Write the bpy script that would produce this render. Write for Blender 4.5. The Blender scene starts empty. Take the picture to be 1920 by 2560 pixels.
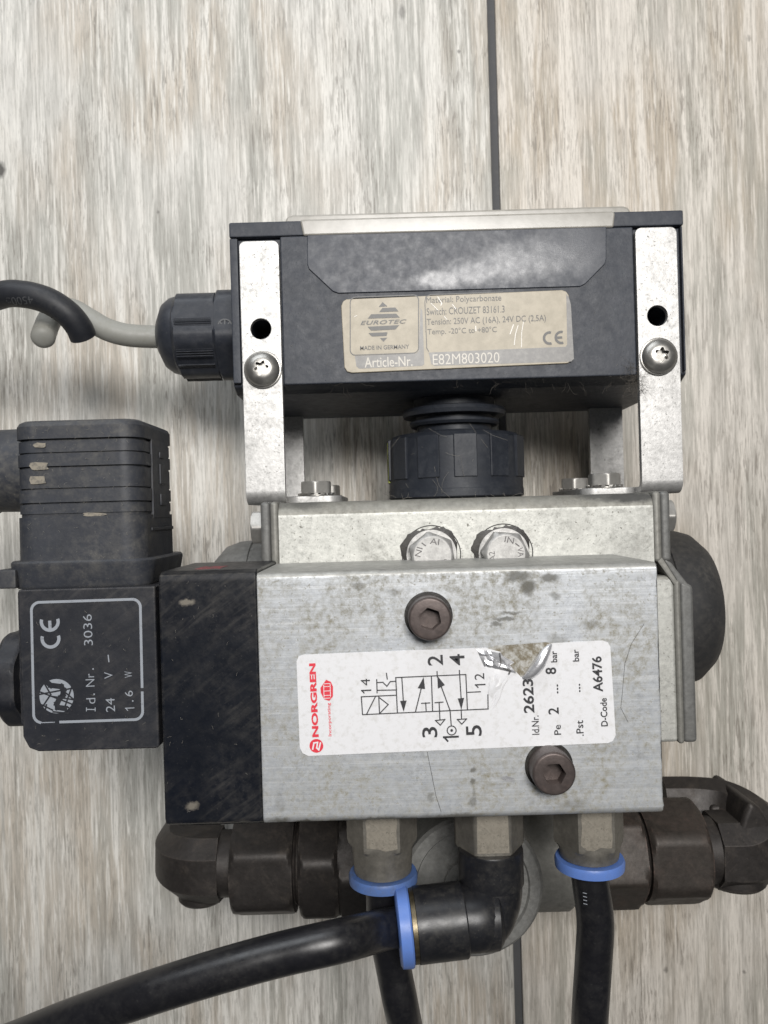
import bpy, bmesh, math, random
from mathutils import Vector, Matrix

random.seed(7)
R = math.radians
SC = bpy.context.scene

# ----------------------------------------------------------------- measures
# all lengths below are millimetres; the lens stands CAMH above the floor and
# looks straight down.  A thing's distance below the lens is written "c".
CAMH = 283.0
FPX = 1950.0            # focal length in pixels of the 1920 x 2560 photograph
ROLL = R(1.6)
CT, ST = math.cos(ROLL), math.sin(ROLL)

def Q(px, py, c):       # position in the plane c mm below the lens
    dx, up = px - 960.0, 1280.0 - py
    k = c / FPX
    return ((dx * CT + up * ST) * k, (-dx * ST + up * CT) * k)
def B(px0, py0, px1, py1, c):
    mx, my = (px0 + px1) / 2, (py0 + py1) / 2
    return (Q(px0, my, c)[0], Q(px1, my, c)[0], Q(mx, py1, c)[1], Q(mx, py0, c)[1])
def Z(c): return CAMH - c
def P(px, py, c):
    x, y = Q(px, py, c); return Vector((x, y, Z(c)))

# ----------------------------------------------------------------- camera, world, lamps
cam_d = bpy.data.cameras.new('camera')
cam = bpy.data.objects.new('camera', cam_d); SC.collection.objects.link(cam)
cam_d.sensor_fit = 'VERTICAL'; cam_d.sensor_height = 36.0
cam_d.lens = 36.0 * FPX / 2560.0
cam_d.clip_start = 0.005; cam_d.clip_end = 50
cam.location = (0, 0, CAMH / 1000); cam.rotation_euler = (0, 0, -ROLL)
cam_d.dof.use_dof = True; cam_d.dof.focus_distance = 0.178; cam_d.dof.aperture_fstop = 38
SC.camera = cam

w = bpy.data.worlds.new('World'); SC.world = w; w.use_nodes = True
w.node_tree.nodes['Background'].inputs[0].default_value = (0.86, 0.92, 1.0, 1)
w.node_tree.nodes['Background'].inputs[1].default_value = 0.05

def area(name, loc, target, size, power, col):
    d = bpy.data.lights.new(name, 'AREA'); d.shape = 'RECTANGLE'
    d.size, d.size_y = size; d.energy = power; d.color = col
    o = bpy.data.objects.new(name, d); SC.collection.objects.link(o)
    o.location = loc
    o.rotation_euler = (Vector(target) - Vector(loc)).to_track_quat('-Z', 'Y').to_euler()
    return o
area('ceiling_lamp', (0.07, 0.24, 0.80), (0.0, 0.03, 0.05), (0.30, 0.20), 6.9, (1.0, 0.975, 0.945))
area('gradient_fill', (-0.25, 0.70, 0.40), (0.0, 0.05, 0.03), (0.7, 0.35), 3.4, (0.92, 0.96, 1.0))  # added lamp without a known source; grades the floor brighter towards +Y

SC.view_settings.view_transform = 'Standard'; SC.view_settings.look = 'None'
SC.view_settings.exposure = 0.0; SC.view_settings.gamma = 1.0
SC.render.engine = 'CYCLES'
SC.cycles.max_bounces = 6
SC.cycles.use_denoising = True

# ----------------------------------------------------------------- mesh helpers
def bm_new(): return bmesh.new()

def bevel(bm, w, seg=2, ang=30):
    if w <= 0: return bm
    bm.normal_update()
    es = [e for e in bm.edges if len(e.link_faces) == 2 and e.calc_face_angle(0) > R(ang)]
    bmesh.ops.bevel(bm, geom=es, offset=w, segments=seg, profile=0.5, affect='EDGES', clamp_overlap=True)
    return bm

def merge(bm, other):
    me = bpy.data.meshes.new('t'); other.to_mesh(me); bm.from_mesh(me); bpy.data.meshes.remove(me); other.free()
    return bm

def box(x0, x1, y0, y1, z0, z1, bv=0.0, seg=2):
    bm = bm_new(); bmesh.ops.create_cube(bm, size=1)
    for v in bm.verts:
        v.co = Vector(((x0+x1)/2 + v.co.x*(x1-x0), (y0+y1)/2 + v.co.y*(y1-y0), (z0+z1)/2 + v.co.z*(z1-z0)))
    return bevel(bm, bv, seg)

def prism(poly, a0, a1, axis='Z', bv=0.0, seg=2, ang=30):
    bm = bm_new()
    def p(u, v, a):
        return {'Z': (u, v, a), 'X': (a, u, v), 'Y': (u, a, v)}[axis]
    lo = [bm.verts.new(p(u, v, a0)) for u, v in poly]
    hi = [bm.verts.new(p(u, v, a1)) for u, v in poly]
    n = len(poly)
    bm.faces.new(lo); bm.faces.new(hi)
    for i in range(n): bm.faces.new((lo[i], lo[(i+1) % n], hi[(i+1) % n], hi[i]))
    bmesh.ops.recalc_face_normals(bm, faces=bm.faces)
    return bevel(bm, bv, seg, ang)

def basis(axis):
    a = Vector(axis).normalized()
    ref = Vector((0, 0, 1)) if abs(a.z) < 0.9 else Vector((1, 0, 0))
    u = ref.cross(a).normalized(); v = a.cross(u)      # v ~ ref
    return a, u, v

def loft(secs, origin, axis, n=72, phase=0.0, hexn=6):
    """sections (t, radius) round or (t, across_flats, round_radius): polygon clipped by a circle"""
    a, u, v = basis(axis); o = Vector(origin); bm = bm_new(); rings = []
    for s in secs:
        ring = []
        for i in range(n):
            th = 2*math.pi*i/n
            if len(s) == 2: r = s[1]
            else:
                st = 2*math.pi/hexn
                d = ((th - phase) % st) - st/2
                r = min(s[1]/2/math.cos(d), s[2])
            ring.append(bm.verts.new(o + a*s[0] + (u*math.cos(th) + v*math.sin(th))*max(r, 0.01)))
        rings.append(ring)
    for k in range(len(rings)-1):
        for i in range(n):
            bm.faces.new((rings[k][i], rings[k][(i+1) % n], rings[k+1][(i+1) % n], rings[k+1][i]))
    bm.faces.new(rings[0]); bm.faces.new(rings[-1])
    bmesh.ops.recalc_face_normals(bm, faces=bm.faces)
    return bm

def catmull(pts, sub=10):
    pts = [Vector(p) for p in pts]; out = []
    q = [pts[0]*2 - pts[1]] + pts + [pts[-1]*2 - pts[-2]]
    for i in range(1, len(q)-2):
        for k in range(sub):
            t = k/sub; a, b, c, d = q[i-1], q[i], q[i+1], q[i+2]
            out.append(0.5*((2*b) + (c-a)*t + (2*a-5*b+4*c-d)*t*t + (3*b-a-3*c+d)*t**3))
    out.append(pts[-1]); return out

def tube(pts, rad, n=24, sub=10, smooth=True, cap_round=0.0, phase=0.0):
    path = catmull(pts, sub) if smooth else [Vector(p) for p in pts]
    m = len(path)
    if not callable(rad):
        r0 = rad; rad = lambda t: r0
    bm = bm_new(); rings = []; prev = None
    for i, p in enumerate(path):
        t = (path[min(i+1, m-1)] - path[max(i-1, 0)]).normalized()
        if prev is None:
            ref = Vector((0, 0, 1)) if abs(t.z) < 0.9 else Vector((1, 0, 0))
            u = ref.cross(t).normalized()
        else:
            u = (prev - t*prev.dot(t)).normalized()
        prev = u; v = t.cross(u); rr = rad(i/(m-1))
        rings.append([bm.verts.new(p + (u*math.cos(2*math.pi*k/n+phase) + v*math.sin(2*math.pi*k/n+phase))*rr) for k in range(n)])
    for a in range(m-1):
        for k in range(n):
            bm.faces.new((rings[a][k], rings[a][(k+1) % n], rings[a+1][(k+1) % n], rings[a+1][k]))
    bm.faces.new(rings[0]); bm.faces.new(rings[-1])
    bmesh.ops.recalc_face_normals(bm, faces=bm.faces)
    return bm

def rrect(x0, x1, y0, y1, r, n=6):
    out = []
    for cx, cy, a0 in ((x1-r, y1-r, 0), (x0+r, y1-r, 90), (x0+r, y0+r, 180), (x1-r, y0+r, 270)):
        for i in range(n+1):
            a = R(a0 + 90*i/n); out.append((cx + r*math.cos(a), cy + r*math.sin(a)))
    return out

def loft_rr(levels, x0, x1, z0, z1, r, n=7):
    """rounded rectangle in X-Z stacked along Y; levels (y, inset)"""
    bm = bm_new(); rings = []
    for y, d in levels:
        rings.append([bm.verts.new((a, y, b)) for a, b in rrect(x0+d, x1-d, z0+d, z1-d, max(r-d, 0.3), n)])
    m = len(rings[0])
    for k in range(len(rings)-1):
        for i in range(m): bm.faces.new((rings[k][i], rings[k][(i+1) % m], rings[k+1][(i+1) % m], rings[k+1][i]))
    bm.faces.new(rings[0]); bm.faces.new(rings[-1])
    bmesh.ops.recalc_face_normals(bm, faces=bm.faces)
    return bm

def boolean(bmA, bmB, op='DIFFERENCE'):
    obs = []
    for b in (bmA, bmB):
        me = bpy.data.meshes.new('t'); b.to_mesh(me); b.free()
        o = bpy.data.objects.new('t', me); SC.collection.objects.link(o); obs.append(o)
    m = obs[0].modifiers.new('b', 'BOOLEAN'); m.object = obs[1]; m.operation = op; m.solver = 'EXACT'
    dg = bpy.context.evaluated_depsgraph_get(); dg.update()
    me = bpy.data.meshes.new_from_object(obs[0].evaluated_get(dg))
    bm = bm_new(); bm.from_mesh(me); bpy.data.meshes.remove(me)
    for o in obs:
        d = o.data; bpy.data.objects.remove(o); bpy.data.meshes.remove(d)
    return bm

WPOS = {}
def obj(name, bm, mat, parent=None, smooth=35, wn=True, kind=None, label=None, cat=None):
    vs = [v.co for v in bm.verts]
    lo = Vector([min(v[i] for v in vs) for i in range(3)]); hi = Vector([max(v[i] for v in vs) for i in range(3)])
    ctr = (lo+hi)/2
    if parent is None: ctr.z = lo.z
    for v in bm.verts: v.co = (v.co - ctr) * 0.001
    me = bpy.data.meshes.new(name); bm.to_mesh(me); bm.free()
    me.materials.append(mat)
    if smooth:
        me.polygons.foreach_set('use_smooth', [True]*len(me.polygons)); me.set_sharp_from_angle(angle=R(smooth))
    o = bpy.data.objects.new(name, me); SC.collection.objects.link(o)
    WPOS[o] = ctr
    if parent is not None:
        o.parent = parent; o.location = (ctr - WPOS[parent]) * 0.001
    else: o.location = ctr * 0.001
    if smooth and wn:
        m = o.modifiers.new('normals', 'WEIGHTED_NORMAL'); m.keep_sharp = True; m.weight = 60
    if kind: o['kind'] = kind
    if label: o['label'] = label
    if cat: o['category'] = cat
    return o

# ----------------------------------------------------------------- materials
class NT:
    def __init__(s, name):
        s.m = bpy.data.materials.new(name); s.m.use_nodes = True
        s.t = s.m.node_tree; s.b = s.t.nodes['Principled BSDF']; s.co = None
    def n(s, typ, ins=None, **props):
        nd = s.t.nodes.new(typ)
        for k, v in props.items(): setattr(nd, k, v)
        for k, v in (ins or {}).items(): s.put(nd.inputs[k], v)
        return nd
    def put(s, sock, v):
        if isinstance(v, bpy.types.NodeSocket): s.t.links.new(v, sock)
        elif v is not None:
            if sock.type == 'RGBA' and len(v) == 3: v = (*v, 1)
            sock.default_value = v
    def coord(s, scale=(1, 1, 1), loc=(0, 0, 0), obj=None):
        t = s.n('ShaderNodeTexCoord')
        if obj: t.object = obj
        mp = s.n('ShaderNodeMapping', {'Vector': t.outputs['Object'], 'Scale': tuple(1000*x for x in scale), 'Location': loc})
        return mp.outputs[0]
    def noise(s, vec, scale, detail=4, rough=0.55, dist=0.0):
        return s.n('ShaderNodeTexNoise', {'Vector': vec, 'Scale': scale, 'Detail': detail, 'Roughness': rough, 'Distortion': dist}).outputs['Fac']
    def ramp(s, fac, a, b, lo=0.0, hi=1.0):
        return s.n('ShaderNodeMapRange', {'Value': fac, 'From Min': a, 'From Max': b, 'To Min': lo, 'To Max': hi}, clamp=True).outputs[0]
    def math(s, op, a, b=0.0, clamp=False):
        nd = s.n('ShaderNodeMath', operation=op, use_clamp=clamp); s.put(nd.inputs[0], a); s.put(nd.inputs[1], b); return nd.outputs[0]
    def mix(s, fac, a, b, blend='MIX'):
        nd = s.n('ShaderNodeMix', data_type='RGBA', blend_type=blend)
        s.put(nd.inputs[0], fac); s.put(nd.inputs[6], a); s.put(nd.inputs[7], b); return nd.outputs[2]
    def bump(s, h, strength=0.3, dist=0.0001, normal=None):
        nd = s.n('ShaderNodeBump', {'Height': h, 'Strength': strength, 'Distance': dist})
        if normal is not None: s.put(nd.inputs['Normal'], normal)
        return nd.outputs[0]
    def spots(s, co, lst, warp=0.8, wscale=0.5):
        """irregular smudges; lst = (x, y, rx, ry, strength) in the coordinates of co"""
        nz = s.n('ShaderNodeTexNoise', {'Vector': co, 'Scale': wscale, 'Detail': 5.0, 'Roughness': 0.7})
        off = s.n('ShaderNodeVectorMath', operation='MULTIPLY_ADD')
        s.put(off.inputs[0], nz.outputs['Color']); off.inputs[1].default_value = (warp*2, warp*2, 0)
        s.put(off.inputs[2], co)
        res = 0.0
        for x, y, rx, ry, st in lst:
            sub = s.n('ShaderNodeVectorMath', operation='SUBTRACT'); s.put(sub.inputs[0], off.outputs[0]); sub.inputs[1].default_value = (x+warp, y+warp, 0)
            sc = s.n('ShaderNodeVectorMath', operation='MULTIPLY'); s.put(sc.inputs[0], sub.outputs[0]); sc.inputs[1].default_value = (1/rx, 1/ry, 0)
            ln = s.n('ShaderNodeVectorMath', operation='LENGTH'); s.put(ln.inputs[0], sc.outputs[0])
            f = s.ramp(ln.outputs['Value'], 1.0, 0.45, 0.0, st)
            res = s.math('MAXIMUM', res, f)
        return res
    def edge(s, radius, lo=0.015, hi=0.14):
        bv = s.n('ShaderNodeBevel', {'Radius': radius*0.001}, samples=3).outputs[0]
        g = s.n('ShaderNodeNewGeometry').outputs['Normal']
        d = s.n('ShaderNodeVectorMath', operation='DOT_PRODUCT'); s.put(d.inputs[0], bv); s.put(d.inputs[1], g)
        return s.ramp(d.outputs['Value'], 1-lo, 1-hi)
    def done(s, color=None, rough=None, metallic=None, normal=None, **kw):
        if color is not None: s.put(s.b.inputs['Base Color'], color)
        if rough is not None: s.put(s.b.inputs['Roughness'], rough)
        if metallic is not None: s.put(s.b.inputs['Metallic'], metallic)
        if normal is not None: s.put(s.b.inputs['Normal'], normal)
        for k, v in kw.items(): s.put(s.b.inputs[k], v)
        return s.m

ROOT_W = Vector((20.0, -20.0, 0.0))
root = bpy.data.objects.new('valve_actuator', None); SC.collection.objects.link(root)
root.location = ROOT_W*0.001; root.empty_display_size = 0.02; WPOS[root] = ROOT_W
root['label'] = 'grimy pneumatic valve actuator with black switch box and solenoid valve lying on the floor'
root['category'] = 'valve actuator'

def rootpt(px, py, c):
    x, y = Q(px, py, c); return x - ROOT_W.x, y - ROOT_W.y

def dusty(name, base, rough=0.5, dust=0.35, dcol=(0.17, 0.155, 0.13), bump=0.25, bscale=1.6, spec=0.36, spotlist=None, spotcol=None, sheen=0.0, metallic=0.0, vary=0.25, fine=1.0, blot=0.07, wipe=None, smear=0.0, edge=0.0, ecol=None):
    s = NT(name); co = s.coord()
    big = s.ramp(s.noise(co, blot, 5, 0.65, 0.6), 0.40, 0.66)
    mid = s.ramp(s.noise(co, 0.55, 6, 0.7), 0.40, 0.72)
    speck = s.ramp(s.noise(co, 2.2*fine, 3, 0.6), 0.66, 0.74)
    f = s.math('MULTIPLY', s.math('ADD', s.math('MULTIPLY', big, 0.85), 0.15), s.math('ADD', s.math('MULTIPLY', mid, 0.95), 0.05))
    f = s.math('MULTIPLY', s.math('ADD', f, s.math('MULTIPLY', speck, 0.75)), dust, True)
    if smear:
        cr = s.n('ShaderNodeMapping', {'Vector': co, 'Rotation': (0, 0, R(-35))}).outputs[0]
        cz = s.n('ShaderNodeMapping', {'Vector': cr, 'Scale': (0.07, 0.55, 0.2)}).outputs[0]
        sm_ = s.math('MULTIPLY', s.ramp(s.noise(cz, 1.0, 5, 0.65, 0.4), 0.50, 0.66), s.ramp(s.noise(co, 0.045, 3, 0.5, 0.5), 0.42, 0.60))
        f = s.math('ADD', f, s.math('MULTIPLY', sm_, smear), True)
    if wipe:
        kw_ = s.spots(s.coord(obj=root), wipe, 1.6, 0.25)
        f = s.math('MULTIPLY', f, s.math('SUBTRACT', 1.0, s.math('MULTIPLY', kw_, 0.8)))
        rough = s.math('SUBTRACT', rough, s.math('MULTIPLY', kw_, 0.14))
    tone = s.mix(s.noise(co, 0.2, 4), tuple(x*(1-vary) for x in base), tuple(x*(1+vary) for x in base))
    col = s.mix(f, tone, dcol)
    rg = s.math('ADD', s.math('ADD', rough, s.math('MULTIPLY', f, 0.35)), s.math('MULTIPLY', s.math('SUBTRACT', s.noise(co, 0.35, 5, 0.7), 0.5), 0.35), True)
    if edge:
        ek = s.math('MULTIPLY', s.edge(0.7), s.ramp(s.noise(co, 0.5, 5, 0.75), 0.42, 0.62, 0, edge))
        col = s.mix(ek, col, ecol or dcol)
    if spotlist:
        co2 = s.coord(obj=root); k = s.spots(co2, spotlist, 1.0, 0.6)
        col = s.mix(k, col, spotcol)
    h = s.math('ADD', s.noise(co, bscale, 5, 0.6), s.math('MULTIPLY', speck, 0.7))
    return s.done(col, rg, metallic, s.bump(h, bump, 0.00012), **{'Specular IOR Level': spec})

def metal(name, base, rough=0.4, metallic=0.8, dirt=0.35, dcol=(0.10, 0.09, 0.07), streak=None, bump=0.2, bscale=1.4, spotlist=None, spotcol=(0.06, 0.055, 0.045), specks=0.5, vary=0.12, chips=None, blot=0.09, bigr=(0.48, 0.72), spr=(0.66, 0.71), mottle=0.0, edge=0.0, ecol=(0.06, 0.055, 0.045)):
    s = NT(name); co = s.coord()
    big = s.ramp(s.noise(co, blot, 6, 0.7, 0.8), *bigr)
    fine = s.ramp(s.noise(co, 0.75, 6, 0.75), 0.44, 0.70)
    sp = s.ramp(s.noise(co, 1.3, 4, 0.65), *spr)
    f = s.math('MULTIPLY', s.math('MULTIPLY', big, s.math('ADD', s.math('MULTIPLY', fine, 0.8), 0.2)), dirt)
    f = s.math('MAXIMUM', f, s.math('MULTIPLY', sp, dirt*specks), True)
    tone = s.mix(s.ramp(s.noise(co, 0.6, 6, 0.7), 0.3, 0.7), tuple(x*(1-vary) for x in base), tuple(min(x*(1+vary), 0.95) for x in base))
    h = s.noise(co, bscale, 6, 0.65)
    if mottle:
        mo = s.math('MULTIPLY', s.ramp(s.noise(co, 0.95, 5, 0.8, 0.6), 0.50, 0.60, 0, mottle), s.ramp(s.noise(co, 0.14, 3, 0.6), 0.36, 0.58, 0.25, 1.0))
        tone = s.mix(mo, tone, tuple(x*0.42 for x in base))
    if streak:
        sc = {'X': (0.012, 1.1, 1.1), 'Y': (1.1, 0.012, 1.1)}[streak]
        st = s.noise(s.coord(sc), 1.6, 5, 0.7)
        tone = s.mix(s.ramp(st, 0.52, 0.72, 0, 0.32), tone, tuple(x*0.62 for x in base))
        tone = s.mix(s.ramp(st, 0.48, 0.30, 0, 0.28), tone, (0.86, 0.87, 0.88))
        h = s.math('ADD', s.math('MULTIPLY', h, 0.45), s.math('MULTIPLY', st, 0.9))
    col = s.mix(f, tone, dcol)
    if edge:
        ek = s.math('MULTIPLY', s.edge(0.8), s.ramp(s.noise(co, 0.4, 5, 0.75), 0.42, 0.60, 0, edge))
        col = s.mix(ek, col, ecol)
    if spotlist:
        k = s.spots(s.coord(obj=root), spotlist, 1.1, 0.5)
        col = s.mix(k, col, spotcol); f = s.math('MAXIMUM', f, k)
    rg = s.math('ADD', rough, s.math('ADD', s.math('MULTIPLY', f, 0.4), s.math('MULTIPLY', s.math('SUBTRACT', s.noise(co, 0.4, 5, 0.7), 0.5), 0.3)), True)
    mt = s.math('MULTIPLY', s.math('SUBTRACT', 1.0, f, True), metallic)
    return s.done(col, rg, mt, s.bump(h, bump, 0.0001))

def flat(name, col, rough=0.5, metallic=0.0, wear=0.15, wcol=(0.3, 0.3, 0.3), wscale=1.2, bump=0.0, lo=0.55):
    s = NT(name); co = s.coord()
    k = s.ramp(s.noise(co, wscale, 6, 0.7), lo, lo+0.2, 0, wear)
    c = s.mix(k, col, wcol)
    return s.done(c, rough, metallic, s.bump(s.noise(co, 1.5, 4), bump, 0.0001) if bump else None)

def tile_mat(name, light, warm, cool, dark, seed, spotlist=None):
    """printed weathered-wood ceramic: long streaks along Y"""
    s = NT(name)
    L = (seed*13.7, seed*7.1, 0)
    def st(sx, sy, detail, rough=0.6, dist=0.0, off=0):
        return s.noise(s.coord((sx, sy, 1), (L[0]+off, L[1]+off*1.7, 0)), 1.0, detail, rough, dist)
    blotch = st(0.020, 0.010, 3, 0.6, 0.4)
    blotch2 = st(0.045, 0.010, 3, 0.6, 0.3, 31)
    wide = st(0.15, 0.008, 4, 0.65, 0.9, 11)
    grain = st(0.85, 0.036, 4, 0.66, 0.7, 5)
    fine = st(2.4, 0.15, 3, 0.7, 0.4, 17)
    d1 = st(1.5, 0.10, 3, 0.6, 0.5, 61); d2 = st(0.95, 0.075, 3, 0.6, 0.8, 83)
    clus = st(0.055, 0.022, 3, 0.6, 0.3, 97)
    hue = s.mix(s.ramp(blotch, 0.42, 0.58), light, warm)
    hue = s.mix(s.ramp(blotch2, 0.47, 0.60, 0, 0.85), hue, cool)
    c = s.mix(s.ramp(wide, 0.50, 0.38, 0, 0.8), hue, tuple(min(x*1.22, 0.9) for x in light))
    c = s.mix(s.ramp(wide, 0.52, 0.66, 0, 0.40), c, tuple(0.45*a+0.55*b for a, b in zip(dark, cool)))
    c = s.mix(s.ramp(grain, 0.53, 0.65, 0, 0.50), c, tuple(0.6*a+0.4*b for a, b in zip(dark, cool)))
    c = s.mix(s.ramp(grain, 0.48, 0.36, 0, 0.75), c, tuple(min(x*1.28, 0.9) for x in light))
    c = s.mix(s.ramp(fine, 0.53, 0.62, 0, 0.38), c, tuple(0.7*a+0.3*b for a, b in zip(dark, cool)))
    cm = s.ramp(clus, 0.42, 0.62, 0.10, 1.0)
    k1 = s.math('MULTIPLY', s.ramp(d1, 0.555, 0.61, 0, 0.55), cm); k2 = s.math('MULTIPLY', s.ramp(d2, 0.58, 0.63, 0, 0.55), cm)
    c = s.mix(s.math('MAXIMUM', k1, k2), c, dark)
    if spotlist:
        t = s.n('ShaderNodeTexCoord'); t.object = root
        mp = s.n('ShaderNodeMapping', {'Vector': t.outputs['Object'], 'Scale': (1000, 1000, 1000)})
        c = s.mix(s.spots(mp.outputs[0], spotlist, 0.8, 0.7), c, (0.05, 0.045, 0.04))
    rg = s.math('ADD', 0.34, s.math('MULTIPLY', blotch2, 0.30))
    h = s.math('ADD', s.math('MULTIPLY', grain, -0.5), s.math('MULTIPLY', s.math('MAXIMUM', k1, k2), -0.5))
    return s.done(c, rg, 0.0, s.bump(h, 0.3, 0.00018), **{'Specular IOR Level': 0.45})

M = {}
def fspots(lst): # floor smudges, pixels -> root millimetres
    out = []
    for px, py, rx, ry, st in lst:
        x, y = rootpt(px, py, CAMH); out.append((x, y, rx, ry, st))
    return out
M['tile_grey'] = tile_mat('tile_grey', (0.57, 0.553, 0.515), (0.48, 0.43, 0.365), (0.405, 0.40, 0.365), (0.13, 0.115, 0.095), 1,
    fspots([(0, 425, 2.6, 3.8, 0.9), (1005, 30, 1.6, 3.4, 0.5), (1147, 128, 0.8, 0.9, 0.6), (395, 530, 0.7, 0.7, 0.5)]))
M['tile_beige'] = tile_mat('tile_beige', (0.55, 0.515, 0.465), (0.44, 0.38, 0.305), (0.385, 0.37, 0.325), (0.14, 0.118, 0.095), 4,
    fspots([(1735, 1960, 3.5, 2.6, 0.8), (1690, 2000, 4.0, 1.8, 0.75), (1665, 2425, 1.0, 1.4, 0.5), (1860, 2430, 0.9, 0.9, 0.5), (1872, 95, 1.0, 1.5, 0.35)]))
M['tile_mid'] = tile_mat('tile_mid', (0.58, 0.55, 0.50), (0.50, 0.46, 0.40), (0.42, 0.42, 0.39), (0.19, 0.17, 0.15), 9)
M['grout'] = flat('grout', (0.078, 0.079, 0.082), 0.85, wear=0.6, wcol=(0.12, 0.115, 0.105), wscale=0.5, bump=0.6)

M['box_black'] = dusty('box_black', (0.018, 0.0225, 0.033), 0.48, 0.26, (0.16, 0.16, 0.165), 0.30, 1.1)
wp = [(*rootpt(a, b, 206.4), rx, ry, 1.0) for a, b, rx, ry in ((1100, 700, 9, 3), (1190, 680, 9, 4.5), (1280, 655, 10, 6.5), (1370, 640, 9, 7.5), (1450, 625, 8, 8))]
M['box_panel'] = dusty('box_panel', (0.015, 0.020, 0.033), 0.40, 0.34, (0.14, 0.145, 0.155), 0.05, 1.1, blot=0.05, wipe=wp)
M['lid'] = None
M['rubber'] = dusty('rubber', (0.028, 0.031, 0.039), 0.52, 0.60, (0.155, 0.145, 0.125), 0.30, 1.3)
M['gland'] = dusty('gland', (0.022, 0.025, 0.033), 0.40, 0.26, (0.15, 0.15, 0.15), 0.18, 1.2)
M['coil'] = dusty('coil', (0.0115, 0.013, 0.018), 0.50, 0.24, (0.12, 0.11, 0.10), 0.22, 1.5, smear=0.15, edge=0.6)
cap_spots = [(*rootpt(520, 1418, 175), 7.5, 6, 0.0)]
cs = [(*rootpt(467, 1507, 158), 1.8, 0.9, 0.8), (*rootpt(480, 2016, 158), 1.5, 1.0, 0.7)]
M['cap_black'] = dusty('cap_black', (0.004, 0.0055, 0.0095), 0.40, 0.20, (0.12, 0.11, 0.095), 0.18, 1.0, spec=0.22, spotlist=cs, spotcol=(0.20, 0.18, 0.15), smear=0.16, edge=0.8)
M['red_paint'] = flat('red_paint', (0.24, 0.03, 0.04), 0.6, wear=1.0, wcol=(0.03, 0.03, 0.03), wscale=0.7, lo=0.42)
M['knob'] = dusty('knob', (0.015, 0.018, 0.025), 0.50, 0.24, (0.13, 0.135, 0.14), 0.22, 1.4)
M['tube'] = dusty('tube', (0.007, 0.007, 0.009), 0.33, 0.20, (0.10, 0.095, 0.085), 0.06, 0.8, spec=0.5)
M['cable'] = dusty('cable', (0.017, 0.0185, 0.023), 0.50, 0.22, (0.11, 0.105, 0.095), 0.12, 1.0)
M['cable_grey'] = dusty('cable_grey', (0.27, 0.27, 0.25), 0.48, 0.55, (0.20, 0.19, 0.15), 0.12, 0.8, vary=0.1)
M['blue'] = dusty('blue', (0.10, 0.19, 0.50), 0.40, 0.35, (0.13, 0.14, 0.17), 0.12, 1.0, vary=0.15)
M['blue_dirty'] = dusty('blue_dirty', (0.075, 0.14, 0.34), 0.45, 1.0, (0.085, 0.09, 0.10), 0.2, 1.0, vary=0.2)
M['fit_black'] = dusty('fit_black', (0.010, 0.0105, 0.013), 0.36, 0.34, (0.13, 0.12, 0.10), 0.12, 1.0)

vs = []
for px, py, rx, ry, st in [(1296, 1440, 3.6, 1.6, .75), (1320, 1468, 2.0, 2.2, .85), (1374, 1444, 2.6, 1.3, .75), (1388, 1490, 1.6, 1.0, .5),
        (1262, 1548, 3.2, .55, .75), (1278, 1532, 2.4, .4, .7), (1240, 1560, 1.6, .6, .7), (1183, 1925, .75, .75, .8), (1181, 1955, .6, .7, .75), (1183, 2005, .8, 1.3, .65), (1184, 1985, .4, 1.5, .4),
        (1076, 1992, .8, 1.4, .6), (895, 1465, 1.8, 1.2, .5), (985, 1480, 1.4, 1.0, .4), (1435, 2010, 3.5, 1.2, .35), (1480, 1560, 2, 1, .3),
        (960, 2052, 13, .9, .85), (1130, 2044, 8, .8, .8), (700, 2052, 2.4, 1.0, .8), (760, 2056, 2.2, .7, .95), (700, 2010, 1.2, 2.2, .3), (1600, 1890, 1.2, .8, .4), (1395, 1600, 3.0, 1.2, .4), (1290, 1660, 4.5, 2.2, .0)]:
    vs.append((*rootpt(px, py, 157), rx, ry, st))
M['valve_alu'] = metal('valve_alu', (0.47, 0.49, 0.515), 0.42, 0.55, 1.0, (0.185, 0.168, 0.118), 'X', 0.28, 1.1, vs, (0.085, 0.08, 0.065), specks=0.65, vary=0.13, bigr=(0.36, 0.56), spr=(0.59, 0.65), mottle=0.38, blot=0.06, edge=0.75)
M['valve_top'] = metal('valve_top', (0.34, 0.34, 0.325), 0.48, 0.5, 0.7, (0.13, 0.12, 0.095), None, 0.35, 1.0, specks=0.6, vary=0.2, bigr=(0.40, 0.66))
M['act_alu'] = metal('act_alu', (0.46, 0.46, 0.43), 0.52, 0.38, 0.70, (0.10, 0.092, 0.072), None, 0.50, 1.2, specks=1.0, vary=0.16, spr=(0.62, 0.67), mottle=0.42)
M['cast'] = metal('cast', (0.235, 0.23, 0.21), 0.58, 0.40, 0.65, (0.085, 0.08, 0.065), None, 0.45, 1.0, specks=0.4, vary=0.2)
M['cast_dark'] = metal('cast_dark', (0.115, 0.115, 0.115), 0.55, 0.30, 0.5, (0.05, 0.047, 0.04), None, 0.35, 1.0, specks=0.3, vary=0.25)
M['cap_cast'] = metal('cap_cast', (0.15, 0.15, 0.145), 0.56, 0.35, 0.6, (0.075, 0.07, 0.058), None, 0.4, 1.0, specks=0.4, vary=0.25)
M['cover'] = metal('cover', (0.23, 0.23, 0.22), 0.50, 0.45, 0.7, (0.06, 0.056, 0.05), None, 0.4, 1.0, specks=0.5, vary=0.25, bigr=(0.38, 0.62))
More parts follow.
